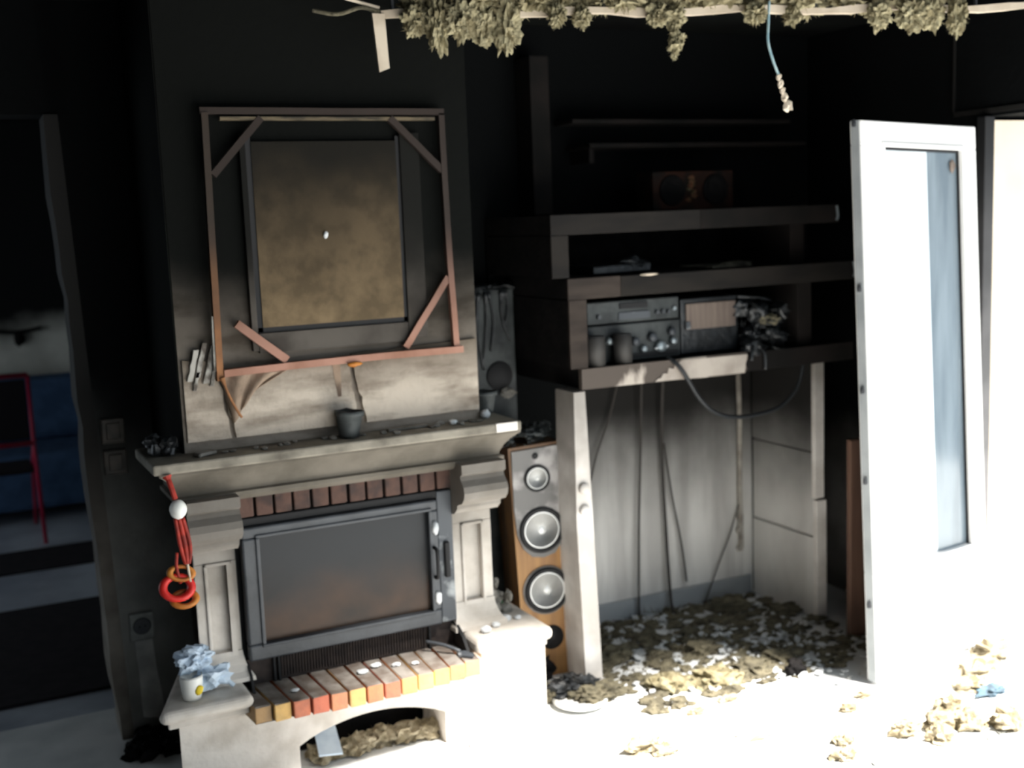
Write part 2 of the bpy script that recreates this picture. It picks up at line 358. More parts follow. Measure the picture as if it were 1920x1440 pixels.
cb.location = (0, -.17, .08); cb.scale = (.953, 1, .953)

# ================================================================ FIREPLACE
fp = thing('fireplace', 'pale stone fireplace surround with brick hearth, corbels and mantel shelf', 'fireplace', (1.1, 3.7, 0))
arch = [(.885, 0)] + [(x, .11 + .058 * math.sin(PI * min(1, max(0, (x - .885) / .49)))**.8) for x in [.885 + .49 * i / 14 for i in range(15)]] + [(1.375, 0)]
base = [(.53, 0)] + arch + [(1.75, 0), (1.75, .29), (1.47, .29), (1.47, .243), (.742, .243), (.742, .285), (.53, .285)]
MB().prism(base, 3.40, 3.70, 'Y').build('base', M['stone'], fp)
def slabstone(x0, x1, z0, z1):
    m = MB(); m.box(x0, x1, 3.325, 3.70, z0 + .012, z1, bev=.022, seg=4)
    m.box(x0 + .025, x1 - .012, 3.355, 3.69, z0 - .012, z0 + .02, bev=.006)
    return m
box(.89, 1.372, 3.60, 3.69, .002, .235).build('arch_shade_back', M['char'], fp)  # black back added to paint the inside of the arch dark
slabstone(.468, .742, .282, .335).build('hearth_slab', M['stone'], fp)
slabstone(1.468, 1.75, .292, .350).build('hearth_slab', M['stone'], fp)
def pilaster(x0, x1, zb):
    m = MB()
    m.box(x0 + .004, x1 - .004, 3.516, 3.70, zb, .80)
    m.box(x0, x0 + .03, 3.497, 3.52, zb + .07, .705, bev=.002); m.box(x1 - .03, x1, 3.497, 3.52, zb + .07, .705, bev=.002)
    m.box(x0, x1, 3.497, 3.52, .705, .80, bev=.003); m.box(x0, x1, 3.497, 3.52, zb, zb + .07, bev=.003)
    m.box(x0 + .03, x0 + .04, 3.490, 3.516, zb + .07, .705, bev=.003); m.box(x1 - .04, x1 - .03, 3.490, 3.516, zb + .07, .705, bev=.003)
    m.box(x0 + .03, x1 - .03, 3.490, 3.516, .695, .705, bev=.003); m.box(x0 + .03, x1 - .03, 3.490, 3.516, zb + .062, zb + .072, bev=.003)
    o = m.build('pilaster', M['stone'], fp)
    p = MB(); rs = []
    for t, z in ((1, 0), (.95, .012), (.55, .025), (.25, .045), (.06, .07), (0, .085)):
        e = .025 * t; f = .05 * t
        rs.append([(x0 - e, 3.493 - f, zb + z), (x1 + e, 3.493 - f, zb + z), (x1 + e, 3.70, zb + z), (x0 - e, 3.70, zb + z)])
    p.rings(rs).build('plinth', M['stone'], fp)
pilaster(.605, .752, .335); pilaster(1.470, 1.612, .350)
cp = [(3.52, .925), (3.375, .925), (3.375, .895), (3.392, .885), (3.385, .872), (3.366, .855), (3.360, .835), (3.366, .815), (3.385, .797), (3.415, .788), (3.425, .782), (3.425, .772), (3.45, .752), (3.49, .742), (3.52, .742)]
for x0, x1 in ((.598, .752), (1.462, 1.618)):
    MB().prism(cp, x0, x1, 'X').build('corbel', M['stone'], fp)
    bpy.data.objects
def loft(prof, x0, x1, y0, y1):
    return MB().rings([[(x0 - o, y0 - o, z), (x1 + o, y0 - o, z), (x1 + o, y1, z), (x0 - o, y1, z)] for o, z in prof])
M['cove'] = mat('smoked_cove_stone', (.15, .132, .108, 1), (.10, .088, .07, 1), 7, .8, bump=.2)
loft([(.0, .902), (.006, .904), (.022, .918), (.022, .930), (.010, .934), (.012, .945), (.022, .965), (.040, .988), (.058, 1.004), (.066, 1.010), (.066, 1.022)],   .595, 1.615, 3.445, 3.66).build('cove_moulding', M['cove'], fp)
box(.74, 1.48, 3.50, 4.0, .80, .905).build('lintel_backing', M['mortar'], fp)
MB().box(.508, 1.668, 3.345, 3.66, 1.022, 1.053, bev=.006, seg=2).build('mantel_shelf', M['shelfstone'], fp)
M['sunlit'] = mat('sunlit_pale_stone', (.80, .76, .70, 1), (.7, .66, .60, 1), 9, .7)
MB().box(1.575, 1.652, 3.341, 3.352, 1.024, 1.053, bev=.002).build('painted_sun_patch', M['sunlit'], fp)  # pale strip paints a patch of sunlight on the shelf edge
for i in range(12):
    x = .757 + i * .0595
    MB().box(x + .004, x + .0555, 3.475 + random.uniform(-.003, .003), 3.55, .836, .900, bev=.004).build('brick', M['brick_dark'], fp)
for i in range(13):
    t = (i - 6) / 6; x0 = .733 + i * .0568; yf = 3.285 + .030 * t * t
    m = MB(); m.box(-.0262, .0262, 0, .24, 0, .053, bev=.004)
    q = Matrix.Rotation(-.10 * t, 3, 'Z')
    for v in m.b.verts: v.co = q @ v.co + Vector((x0 + .0284, yf, .247 + random.uniform(-.002, .002)))
    for f in m.b.faces:
        f.normal_update()
        if f.normal.z > .6: f.material_index = 1
    m.build('brick', [BR[i], M['bricktop']], fp)
MB().box(.738, 1.468, 3.325, 3.56, .2435, .290).build('mortar_bed', M['mortar'], fp)

# the left flank is splayed back towards the wall
for o in fp.children:
    if o.name.startswith(('base', 'hearth_slab', 'pilaster', 'plinth', 'corbel')):
        for v in o.data.vertices:
            wx, wy = v.co.x + 1.1, v.co.y + 3.7
            if wx < .72 and wy > 3.41: v.co.x += (wy - 3.41) * (.42 if o.name.startswith('hearth') else .22)
            if o.name == 'hearth_slab' and wx < .48 and wy > 3.35: v.co.x += .03
# ---------------------------------------------------------------- stove insert
st = thing('stove_insert', 'dark cast iron stove insert with wide stained glass door', 'stove', (1.11, 3.6, .30))
MB().box(.757, 1.463, 3.515, 3.95, .302, .832).build('firebox', M['iron_dark'], st)
def frame(mb, x0, x1, z0, z1, X0, X1, Z0, Z1, y0, y1, bev=.004):
    mb.box(x0, x1, y0, y1, Z1, z1, bev=bev); mb.box(x0, x1, y0, y1, z0, Z0, bev=bev)
    mb.box(x0, X0, y0, y1, Z0, Z1, bev=bev); mb.box(X1, x1, y0, y1, Z0, Z1, bev=bev)
    return mb
d = frame(MB(), .766, 1.405, .386, .806, .818, 1.372, .437, .772, 3.458, 3.50, .006).build('door', M['iron'], st)
MB().box(.812, 1.378, 3.478, 3.486, .43, .778).build('glass', M['fireglass'], d)
frame(MB(), .806, 1.384, .427, .782, .818, 1.372, .437, .772, 3.452, 3.466, .003).build('inner_bead', M['iron'], d)
m = MB(); m.tube([(1.386, 3.455, .55), (1.386, 3.43, .56), (1.386, 3.43, .64), (1.386, 3.455, .65)], .006); m.build('handle', M['iron_dark'], d, smooth=True)
for z in (.480, .715): MB().blob((1.392, 3.452, z), (.012, .010, .022), seed=z, sub=2).build('latch', M['flake'], d, smooth=True)
MB().box(1.409, 1.462, 3.47, 3.52, .386, .83, bev=.004).build('side_strip', M['iron_ash'], st)
MB().box(1.425, 1.443, 3.455, 3.475, .54, .66, bev=.004).build('air_control', M['iron_dark'], st)
MB().box(.760, 1.462, 3.475, 3.515, .808, .832, bev=.003).build('top_strip', M['iron_dark'], st)
g = MB().box(.762, 1.462, 3.492, 3.512, .303, .384).build('lower_grille', M['grille'], st)
m = MB()
for k in range(52): m.box(.868 + k * .0094, .872 + k * .0094, 3.486, 3.493, .312, .376)
k = m.build('grille_bars', M['grille'], g); k['kind'] = 'stuff'
for x in (.84, .855, 1.362): MB().box(x, x + .008, 3.478, 3.495, .302, .384, bev=.002).build('grille_post', M['iron_dark'], g)
MB().prism([(3.51, .38), (3.46, .372), (3.41, .345), (3.375, .305), (3.37, .302), (3.51, .302)], 1.452, 1.463, 'X').build('side_cheek', M['iron_dark'], st)
MB().prism([(3.51, .38), (3.47, .372), (3.44, .345), (3.42, .305), (3.415, .302), (3.51, .302)], .758, .766, 'X').build('side_cheek', M['iron_dark'], st)
sh = thing('ash_shovel', 'small ashy metal shovel lying at the right end of the brick hearth', 'shovel', (1.41, 3.44, .302))
MB().tube([(1.345, 3.465, .335), (1.39, 3.42, .328), (1.43, 3.38, .312)], .006).build('handle', M['iron_ash'], sh, smooth=True)
MB().prism([(1.425, 3.40), (1.415, 3.36), (1.45, 3.325), (1.463, 3.345), (1.450, 3.385)], .302, .309, 'Z').build('blade', M['iron_ash'], sh)

# ================================================================ PICTURE STRETCHER ON THE BREAST
pf = thing('canvas_stretcher', 'burnt-out wooden picture stretcher with corner braces on the chimney breast', 'picture frame', (1.17, 3.62, 1.26))
def bar(par, name, a, b, wd, y0, y1, m, sag=0):
    a = Vector((a[0], 0, a[1])); b = Vector((b[0], 0, b[1])); d = (b - a); n_ = Vector((-d.z, 0, d.x)).normalized() * wd / 2
    k = 8; rs = []
    for i in range(k + 1):
        t = i / k; c = a + d * t + n_ * (sag * math.sin(PI * t) * 2 / wd + .10 * noise.noise(Vector((t * 4, a.x * 9, b.z * 7))))
        rs.append([(c.x - n_.x, y0, c.z - n_.z), (c.x + n_.x, y0, c.z + n_.z), (c.x + n_.x, y1, c.z + n_.z), (c.x - n_.x, y1, c.z - n_.z)])
    return MB().rings(rs).build(name, m, par)
pf.location = (1.115, 3.452, 1.281); pf.scale = (.953, 1, .953)
bar(pf, 'bar', (.770, 2.055), (1.562, 2.055), .020, 3.612, 3.632, M['bar'])
bar(pf, 'bar', (.784, 1.262), (1.590, 1.270), .022, 3.604, 3.630, M['bar'], .004)
bar(pf, 'bar', (1.553, 2.05), (1.570, 1.28), .020, 3.612, 3.632, M['bar'], -.004)
bar(pf, 'bar', (.783, 2.05), (.772, 1.24), .020, 3.608, 3.632, M['bar_orange'])
M['pale_edge'] = mat('pale_bare_wood_edge', (.13, .10, .06, 1), (.03, .025, .018, 1), 12, .7, stretch=(1, 1, 6))
MB().box(.83, 1.53, 3.616, 3.636, 2.028, 2.038).build('bare_edge', M['pale_edge'], pf)
bar(pf, 'brace', (1.552, 1.515), (1.388, 1.292), .022, 3.614, 3.632, M['bar'])
bar(pf, 'brace', (.835, 1.412), (.985, 1.285), .026, 3.610, 3.630, M['bar'])
bar(pf, 'brace', (1.375, 2.035), (1.550, 1.865), .022, 3.614, 3.632, M['bar'])
bar(pf, 'brace', (.955, 2.035), (.797, 1.865), .022, 3.614, 3.632, M['bar'])
# canvas hanging in a scorched fold from the lower left corner
m = MB(); nu, nv = 14, 12; G = []
for j in range(nv + 1):
    v = j / nv; row = []
    for i in range(nu + 1):
        u = i / nu
        x = .775 + u * (.21 - .14 * v) + .03 * v; z = 1.262 - v * (.16 - .11 * u) - .01 * u
        y = 3.612 + .012 * math.sin(u * 15 + v * 3) * (1 - .4 * v) + .006
        row.append(m.b.verts.new((x, y, z)))
    G.append(row)
for j in range(nv):
    for i in range(nu): m.b.faces.new((G[j][i], G[j][i + 1], G[j + 1][i + 1], G[j + 1][i]))
c = m.build('canvas_remnant', M['canvas'], pf, smooth=True); sm = c.modifiers.new('t', 'SOLIDIFY'); sm.thickness = .003
m = MB(); m.tube([(.776, 3.605, 1.25), (.79, 3.600, 1.20), (.815, 3.608, 1.145), (.83, 3.615, 1.12)], [.009, .008, .006, .004]); m.build('split_lath', M['bar_orange'], pf)
m = MB().box(.757, .767, 3.612, 3.622, 1.27, 1.44, rot=(0, .03, 0)); m.build('pale_splinter', M['paint'], pf)
m = MB().blob((1.20, 3.598, 1.255), (.026, .007, .009), 3, 2); m.build('scorched_tab', M['orange'], pf, smooth=True)

bp_ = thing('wall_board', 'brown fibre board in a dark grooved rim inside the picture stretcher', 'panel', (1.15, 3.645, 1.38))
bp_.location = (1.096, 3.477, 1.395); bp_.scale = (.953, 1, .953)
MB().box(.922, 1.395, 3.634, 3.648, 1.392, 1.965).build('brown_board', M['board'], bp_)
for a in ((.905, .922, 1.378, 1.98), (1.395, 1.407, 1.378, 1.98)): MB().box(a[0], a[1], 3.637, 3.6495, a[2], a[3]).build('dark_groove', M['iron_dark'], bp_)
MB().box(.905, 1.407, 3.637, 3.6495, 1.376, 1.392).build('dark_groove', M['iron_dark'], bp_)
MB().box(.885, .904, 3.630, 3.6495, 1.32, 1.99, bev=.002).build('rim', M['board_rim'], bp_)
MB().box(1.408, 1.475, 3.630, 3.6495, 1.32, 1.99, bev=.002).build('rim', M['board_rim'], bp_)
MB().box(.905, 1.407, 3.630, 3.6495, 1.312, 1.375, bev=.002).build('rim', M['board_rim'], bp_)
tag(MB().blob((1.088, 3.461, 1.673), (.007, .005, .010), 2, 2).build('plaster_fleck', M['flake'], loc=(1.088, 3.461, 1.673)), 'tiny pale fleck stuck at the middle of the brown board', 'fleck')

# ================================================================ ON THE MANTEL
def pot(name, loc, r, h, m, label, tilt=0, sq=1.0, group=None):
    mb = MB(); mb.lathe([(0, 0), (r * .72, 0), (r * .8, h * .3), (r * .95, h * .8), (r * 1.06, h * .82), (r * 1.08, h), (r * .96, h), (r * .86, h * .5), (0, h * .45)], n=22, wob=.04)
    mb.b.verts.ensure_lookup_table()
    for v in mb.b.verts: v.co += Vector((0, 0, .004 * noise.noise(v.co * 60)))
    o = mb.build(name, m, smooth=True); o.location = loc; o.rotation_euler = (0, tilt, 0)
    return tag(o, label, 'pot', group)
pot('flower_pot', (1.108, 3.415, 1.055), .042, .082, M['plastic_grey'], 'charred flower pot in front of the cracked plaster, middle of the mantel', .06)
pot('flower_pot', (1.635, 3.56, 1.054), .042, .074, M['plastic_grey'], 'grey smoked pot at the right end of the mantel below the black speaker')
mb = MB(); mb.box(.530, .590, 3.46, 3.56, 1.055, 1.095, bev=.01, jit=.006); mb.blob((.540, 3.50, 1.095), (.03, .035, .02), 5, 3); mb.blob((.575, 3.47, 1.085), (.028, .03, .028), 8, 3, flat=1.055)
tag(mb.build('burnt_box', M['plastic'], loc=(.56, 3.51, 1.055)), 'black melted box lump on the left end of the mantel', 'box')
mb = MB()
for k in range(26):
    x = random.choice([random.uniform(.63, .85), random.uniform(.7, 1.3), random.uniform(1.2, 1.62)]); y = random.uniform(3.38, 3.455)
    mb.blob((x, y, 1.057), (random.uniform(.006, .018), random.uniform(.006, .018), random.uniform(.004, .009)), k, 1, flat=1.0535)
tag(mb.build('mantel_rubble', M['flake_grey'], loc=(1.1, 3.5, 1.053)), 'small grey soot and plaster crumbs strewn along the mantel', 'rubble', kind='stuff')
tag(MB().blob((1.455, 3.41, 1.064), (.014, .012, .010), 3, 2, flat=1.0535).build('plaster_chip', M['flake'], loc=(1.455, 3.41, 1.054)), 'round white plaster chip on the right half of the mantel', 'chip')
tag(MB().box(1.24, 1.38, 3.425, 3.45, 1.054, 1.062, bev=.002, rot=(0, -.0, .05)).build('plaster_chip', M['flake_grey'], loc=(1.31, 3.44, 1.054)), 'long flat pale plaster sliver lying right of the middle pot', 'chip')
tag(MB().box(.64, .70, 3.40, 3.435, 1.054, 1.064, bev=.003, rot=(0, 0, .5)).build('plaster_chip', M['flake_grey'], loc=(.67, 3.42, 1.054)), 'flat grey plaster flake near the left end of the mantel', 'chip')
mb = MB(); mb.blob((1.592, 3.46, 1.068), (.016, .02, .016), 11, 2, flat=1.054)
tag(mb.build('plaster_chip', M['flake'], loc=(1.592, 3.46, 1.054)), 'pale lump beside the grey pot at the right end of the mantel', 'chip')

# red hanging ornament at the left end of the mantel
ho = thing('hanging_ornament', 'red cord ornament with white ball and red ring hanging off the mantel', 'ornament', (.555, 3.335, .62))
MB().tube([(.545, 3.343, 1.020), (.552, 3.332, .99), (.560, 3.330, .955)], [.014, .011, .008]).build('top_ribbon', M['red'], ho)
MB().blob((.565, 3.325, .925), (.024, .022, .028), 1, 3, amp=.06).build('white_ball', M['whiteplastic'], ho, smooth=True)
for k, (dx, rr) in enumerate(((-.010, .006), (0, .007), (.010, .006))):
    MB().tube([(.565 + dx, 3.325, .90), (.575 + dx * 1.4, 3.322 + .004 * k, .83), (.578 + dx, 3.325, .79), (.578 + dx * .4, 3.326, .765)], rr).build('cord', M['red'], ho, smooth=True)
MB().tube([(.578, 3.325, .77), (.582, 3.322, .72), (.586, 3.322, .69)], .0035).build('thin_stick', M['lath'], ho)
MB().tube([(.553, 3.33, .80), (.548, 3.328, .76), (.556, 3.33, .71)], .005).build('cord', M['red'], ho, smooth=True)
MB().torus((.545, 3.325, .700), .040, .0125, rot=(PI / 2 - .4, .1, 0), sq=.8).build('ring', M['redglossy'], ho, smooth=True)['label'] = 'bright red ring'
MB().torus((.560, 3.332, .738), .032, .010, rot=(PI / 2 - .3, .2, 0), sq=.6).build('ring', M['orange'], ho, smooth=True)['label'] = 'amber ring'
MB().torus((.563, 3.328, .662), .032, .011, rot=(PI / 2 - .7, 0, 0), sq=.7).build('ring', M['orange'], ho, smooth=True)['label'] = 'amber ring'

# ---------------------------------------------------------------- on the hearth slabs
cu = thing('plastic_cup', 'white plastic cup with a yellow spot on the left hearth slab', 'cup', (.59, 3.39, .336))
MB().lathe([(0, .336), (.026, .336), (.030, .36), (.034, .40), (.033, .41), (.028, .40), (.022, .345), (0, .342)], (.575, 3.40, 0)).build('cup_body', M['whiteplastic'], cu, smooth=True)
MB().blob((.5905, 3.37, .368), (.012, .005, .014), 2, 2).build('yellow_spot', M['yellow'], cu, smooth=True)
mb = MB(); mb.blob((.590, 3.43, .445), (.055, .04, .035), 4, 4, amp=.5, freq=1.6); mb.blob((.640, 3.42, .385), (.055, .035, .035), 9, 3, amp=.55, freq=2, flat=.3365)
for v in mb.b.verts: v.co.z = max(v.co.z, .3365)
mb.tube([(.60, 3.42, .44), (.65, 3.42, .40), (.70, 3.41, .345)], [.02, .016, .007])
tag(mb.build('crumpled_bag', M['bluewhite'], loc=(.61, 3.42, .337)), 'crumpled pale blue plastic bag leaning over the white cup', 'bag')
Rr = random.Random(5)
for k, (x, y, s_, mm, lb) in enumerate((
        (1.535, 3.40, .020, 'flake', 'white plaster crumb near the front edge of the right hearth slab'),
        (1.585, 3.43, .015, 'flake', 'small white crumb in the middle of the right hearth slab'),
        (1.64, 3.47, .020, 'flake', 'rounded white crumb at the outer side of the right hearth slab'),
        (1.68, 3.46, .013, 'flake', 'little white crumb at the outermost corner of the right hearth slab'),
        (1.52, 3.46, .014, 'flake_grey', 'dark grey crumb close to the foot of the right pilaster'),
        (1.62, 3.54, .024, 'flake_grey', 'grey rubble lump right of the right pilaster foot'))):
    tag(MB().blob((x, y, .351 + s_ * .4), (s_, s_ * .9, s_ * .6), k + 20, 2, flat=.3512).build('plaster_crumb', M[mm], loc=(x, y, .3512)), lb, 'crumb', 'crumbs on the right hearth slab')
tag(MB().lathe([(0, 0), (.018, 0), (.018, .014), (.015, .018), (0, .018)], (0, 0, 0)).build('bottle_cap', M['green'], smooth=False, loc=(0, 0, 0)), 'green plastic cap at the back of the right hearth slab', 'cap').location = (1.685, 3.62, .352)
mb = MB()
for k in range(22):
    mb.blob((Rr.uniform(1.62, 1.72), Rr.uniform(3.52, 3.80), .36 + Rr.uniform(0, .05)), (Rr.uniform(.01, .03),) * 2 + (.02,), k, 2, flat=.3512)
tag(mb.build('ash_heap', M['flake_grey'], loc=(1.68, 3.66, .351)), 'heap of grey ash and rubble between right pilaster and speaker', 'rubble', kind='stuff')
for k, (i, dy, s_) in enumerate(((2, .07, .010), (6, .10, .016), (7, .13, .014), (8, .10, .012), (9, .08, .010))):
    x = .76 + i * .0568
    tag(MB().blob((x, 3.30 + dy, .306), (s_ * 1.3, s_, s_ * .5), k + 40, 2, flat=.3005).build('ash_flake', M['flake'], loc=(x, 3.3 + dy, .302)),
        ['white ash flake near the left end of the brick hearth', 'largest white ash flake at the middle of the brick hearth', 'white ash flake just right of the largest one, nearer the stove',
         'white ash flake right of the middle of the brick hearth', 'small white ash flake nearest the right end of the brick hearth'][k], 'flake', 'ash flakes on the hearth bricks')
# sacking of things under the arch
mb = MB(); mb.prism([(.955, 3.44), (1.03, 3.43), (1.045, 3.60), (.98, 3.62)], .03, .036, 'Z')
for v in mb.b.verts: v.co.z += (v.co.y - 3.42) * .55
tag(mb.build('plastic_scrap', M['bluewhite'], loc=(1.0, 3.5, .0)), 'pale blue folded plastic scrap propped under the hearth arch', 'scrap')

# ================================================================ MINERAL WOOL
def wool(c, size, seed, m, label=None, group=None, name='wool_clump', flat=None, fib=160, sub=4, cat='wool', down=0, amp=.6):
    mb = MB(); R = random.Random(seed)
    mb.blob(c, size, seed, sub, amp=amp, freq=2.6, flat=flat, oct=5)
    for _ in range(3):
        mb.blob((c[0] + R.uniform(-.7, .7) * size[0], c[1] + R.uniform(-.7, .7) * size[1], c[2] + R.uniform(-.2, .5) * size[2]), tuple(q * R.uniform(.3, .55) for q in size), seed + _ + 50, sub - 1, amp=.7, freq=2.5, flat=flat, oct=4)
    mb.fibres(c, size, fib, ln=.016, rad=.0008, seed=seed, down=down)
    if flat is not None:
        for v in mb.b.verts: v.co.z = max(v.co.z, flat)
    o = mb.build(name, m, loc=(c[0], c[1], flat if flat is not None else c[2]))
    if label: tag(o, label, cat, group)
    return o
A = Vector((1.244, 3.315, 2.30)); B = Vector((3.07, 2.756, 2.30)); BD = (B - A)
def onbeam(t, dy=0, dz=0): p = A + BD * t; return Vector((p.x, p.y + dy, p.z + dz))
# batten
bt = thing('ceiling_batten', 'long cream ceiling batten with torn mineral wool lying along it', 'batten', tuple(onbeam(.5)))
m = MB(); rs = []
for i in range(25):
    p = onbeam(1.08 * i / 24, 0, .006 * math.sin(i * 1.1)); h = .010 + .003 * math.sin(i * 2.3)
    rs.append([(p.x, p.y - .012, p.z - h), (p.x, p.y + .012, p.z - h), (p.x, p.y + .012, p.z + h), (p.x, p.y - .012, p.z + h)])
m.rings(rs).build('batten', M['lath'], bt)
for t in (.02, .35, .7, .98):
    p = onbeam(t); MB().box(p.x - .004, p.x + .004, p.y - .004, p.y + .004, 2.305, 2.44).build('hanger', M['blackmetal'], bt)
MB().tube([tuple(onbeam(.0, 0, .005)), tuple(onbeam(-.03, -.02, .018)), tuple(onbeam(-.065, -.01, .002)), tuple(onbeam(-.10, 0, .015))], [.010, .009, .008, .006]).build('broken_end', M['wool_dark'], bt)
MB().tube([tuple(onbeam(-.0, 0, .02)), tuple(onbeam(-.06, -.03, .045))], .005).build('splinter', M['lath'], bt)
# hanging lath
m = MB(); rs = []
P0 = onbeam(-.006, -.02, .0)
for i in range(9):
    t = i / 8; p = P0 + Vector((.010 * t, 0, -.165 * t)); wd = .019 - .003 * t
    rs.append([(p.x - wd, p.y - .004, p.z), (p.x + wd, p.y - .004, p.z + (.012 if i == 8 else 0)), (p.x + wd, p.y + .004, p.z + (.012 if i == 8 else 0)), (p.x - wd, p.y + .004, p.z)])
tag(m.rings(rs).build('hanging_lath', M['lath'], loc=tuple(P0)), 'short cream lath dangling straight down left of the mineral wool', 'lath')
# the wool layer above and over the batten
mb = MB(); R = random.Random(9)
for k in range(74):
    t = .06 + .86 * k / 73
    p = onbeam(t, R.uniform(-.02, .06), (.032 if k % 9 in (2, 3, 4) and 14 < k < 64 else .016) + R.uniform(.012, .05))
    s_ = R.uniform(.026, .046)
    mb.blob(p, (s_ * 1.3, s_, s_ * .8), k, 4 if k < 30 else 3, amp=.8, freq=3.2, oct=5); mb.fibres(p, (s_ * 1.3, s_, s_), 60, ln=.02, rad=.0009, seed=k, down=.6)
tag(mb.build('mineral_wool_layer', M['wool'], loc=tuple(onbeam(.5))), 'matted olive mineral wool bulging over the batten under the ceiling', 'insulation', kind='stuff')
hang = [(.05, .035, .040), (.082, .030, .072), (.118, .045, .050), (.158, .045, .060), (.188, .035, .075), (.265, .022, .030), (.31, .022, .028), (.43, .030, .030), (.585, .030, .030), (.655, .018, .030), (.80, .035, .040), (.85, .045, .045), (.895, .040, .042), (.935, .025, .055)]
hl = ['leftmost hanging clump of mineral wool, beside the dangling lath', 'long pointed mineral wool clump second from the dangling lath', 'short mineral wool clump between two longer ones above the breast',
      'ragged wool clump above the right edge of the chimney breast', 'thick drooping wool clump right above the black gap by the breast', 'small wool tuft above the gap, left of the long lone strand',
      'thin wool tuft just left of the long lone strand', 'tiny wool tuft close to the long lone strand', 'wool tuft just right of the pale blue wire', 'small wool tuft midway between wire and the big right mass',
      'wool tuft at the left of the big right mass', 'broad wool clump in the big mass above the white door', 'fringed wool clump right in the mass above the white door', 'rightmost wool clump, drooping above the white door']
for k, (t, wx, hz) in enumerate(hang):
    p = onbeam(t, -.015 - .012 * (k % 3), -hz * .5)
    o = wool(p, (wx, .03, hz), 60 + k, M['wool'], hl[k], 'wool clumps hanging from the ceiling', name='hanging_wool', fib=130, sub=4, down=.8, cat='wool')
# lone long strand
mb = MB(); 
for k in range(7):
    p = onbeam(.461 + .003 * math.sin(k * 2), -.015, -.012 - .018 * k); s_ = (.024, .018, .014, .015, .021, .019, .010)[k]
    mb.blob(p, (s_, s_, .022), 90 + k, 3, amp=.8, oct=4); mb.fibres(p, (s_, s_, .02), 40, ln=.012, rad=.0008, seed=k, down=.5)
tag(mb.build('hanging_wool', M['wool'], loc=tuple(onbeam(.461, -.015))), 'long lone strand of wool hanging lowest at mid batten', 'wool', 'wool clumps hanging from the ceiling')
# wire with plaster lump
wr_ = thing('hanging_wire', 'pale blue wire hanging from the ceiling with a plaster lump at its end', 'wire', tuple(onbeam(.61)))
p = onbeam(.605, -.05, 0)
pts = [p + Vector((0, 0, .02)), p + Vector((-.004, 0, -.04)), p + Vector((-.006, 0, -.10)), p + Vector((.012, 0, -.155)), p + Vector((.034, 0, -.20))]
MB().tube(pts, .0042).build('wire', M['wire'], wr_, smooth=True)
mb = MB()
for q, s_ in ((Vector((.034, 0, -.205)), .008), (Vector((.040, 0, -.225)), .009), (Vector((.048, 0, -.245)), .008), (Vector((.056, 0, -.265)), .010), (Vector((.068, 0, -.290)), .013)): mb.blob(p + q, (s_, s_, s_ * 1.4), s_ * 1000, 2, amp=.6)
mb.build('plaster_lump', M['lath'], wr_)

# ================================================================ SPEAKERS
sp = thing('floor_speaker', 'wood veneered floor speaker with two silver woofers beside the hearth', 'speaker', (1.952, 3.725, 0), local=True)
sp.rotation_euler = (0, -.055, -.13)
m = MB(); rs = []
for z in (0, .2, .45, .7, .885):
    t = z / .885; hw = .112 - .014 * t
    rs.append([(-hw, 0, z), (hw, 0, z), (hw + .0, .10, z), (hw * .72, .27, z), (-hw * .72, .27, z), (-hw, .10, z)])
m.rings(rs).build('cabinet', M['wood_sp'], sp)
pl = [(-.088, .872), (.088, .872), (.098, .66), (.094, .56), (.075, .505), (.045, .472), (0, .462), (-.045, .472), (-.075, .505), (-.094, .56), (-.098, .66)]
bf = MB().prism(pl, -.008, .0, 'Y').build('baffle_plate', M['baffle'], sp)
MB().lathe([(.0, -.006), (.092, -.006), (.092, 0), (0, 0)], (0, 0, .335), 'Y', 36).build('baffle_ring', M['baffle'], sp)
def driver(z, r, name):
    y = -.008
    g = MB(); g.lathe([(r * 1.16, y), (r * 1.16, y - .006), (r * 1.08, y - .009), (r * .96, y - .007), (r * .92, y - .001), (r * .92, y)], (0, 0, z), 'Y', 40)
    o = g.build(name, M['rubber'], sp, smooth=True)
    c_ = MB(); c_.lathe([(r * .94, y - .004), (r * .90, y - .005), (r * .60, y + .004), (r * .32, y + .010), (r * .30, y + .004), (r * .2, y - .004), (0, y - .007)], (0, 0, z), 'Y', 40)
    c_.build('cone', M['cone'], o, smooth=True)
driver(.567, .074, 'woofer'); driver(.336, .074, 'woofer'); driver(.762, .043, 'midrange')
MB().lathe([(.0, -.010), (.010, -.012), (.012, -.009), (.012, -.008), (0, -.008)], (0, 0, .845), 'Y', 20).build('tweeter', M['rubber'], sp, smooth=True)
MB().lathe([(.046, -.004), (.046, .0), (.036, .0), (.034, -.002)], (.005, 0, .150), 'Y', 30).build('port_ring', M['rubber'], sp, smooth=True)
MB().lathe([(.036, -.001), (.034, .0), (0, .0)], (.005, -.002, .150), 'Y', 30).build('port', M['iron_dark'], sp, smooth=True)
# charred tangle on it
mb = MB(); R = random.Random(3)
for k in range(9): mb.blob((1.885 + R.uniform(-.09, .1), 3.84 + R.uniform(-.08, .08), .905 + R.uniform(0, .02)), (R.uniform(.02, .05), .04, R.uniform(.012, .03)), k, 3, amp=.8, flat=.888)
mb.fibres((1.885, 3.82, .90), (.10, .09, .04), 160, .04, .002, 3)
tag(mb.build('charred_tangle', M['plastic_grey'], loc=(1.885, 3.84, .892)), 'charred black tangle heaped on top of the veneered speaker', 'debris')
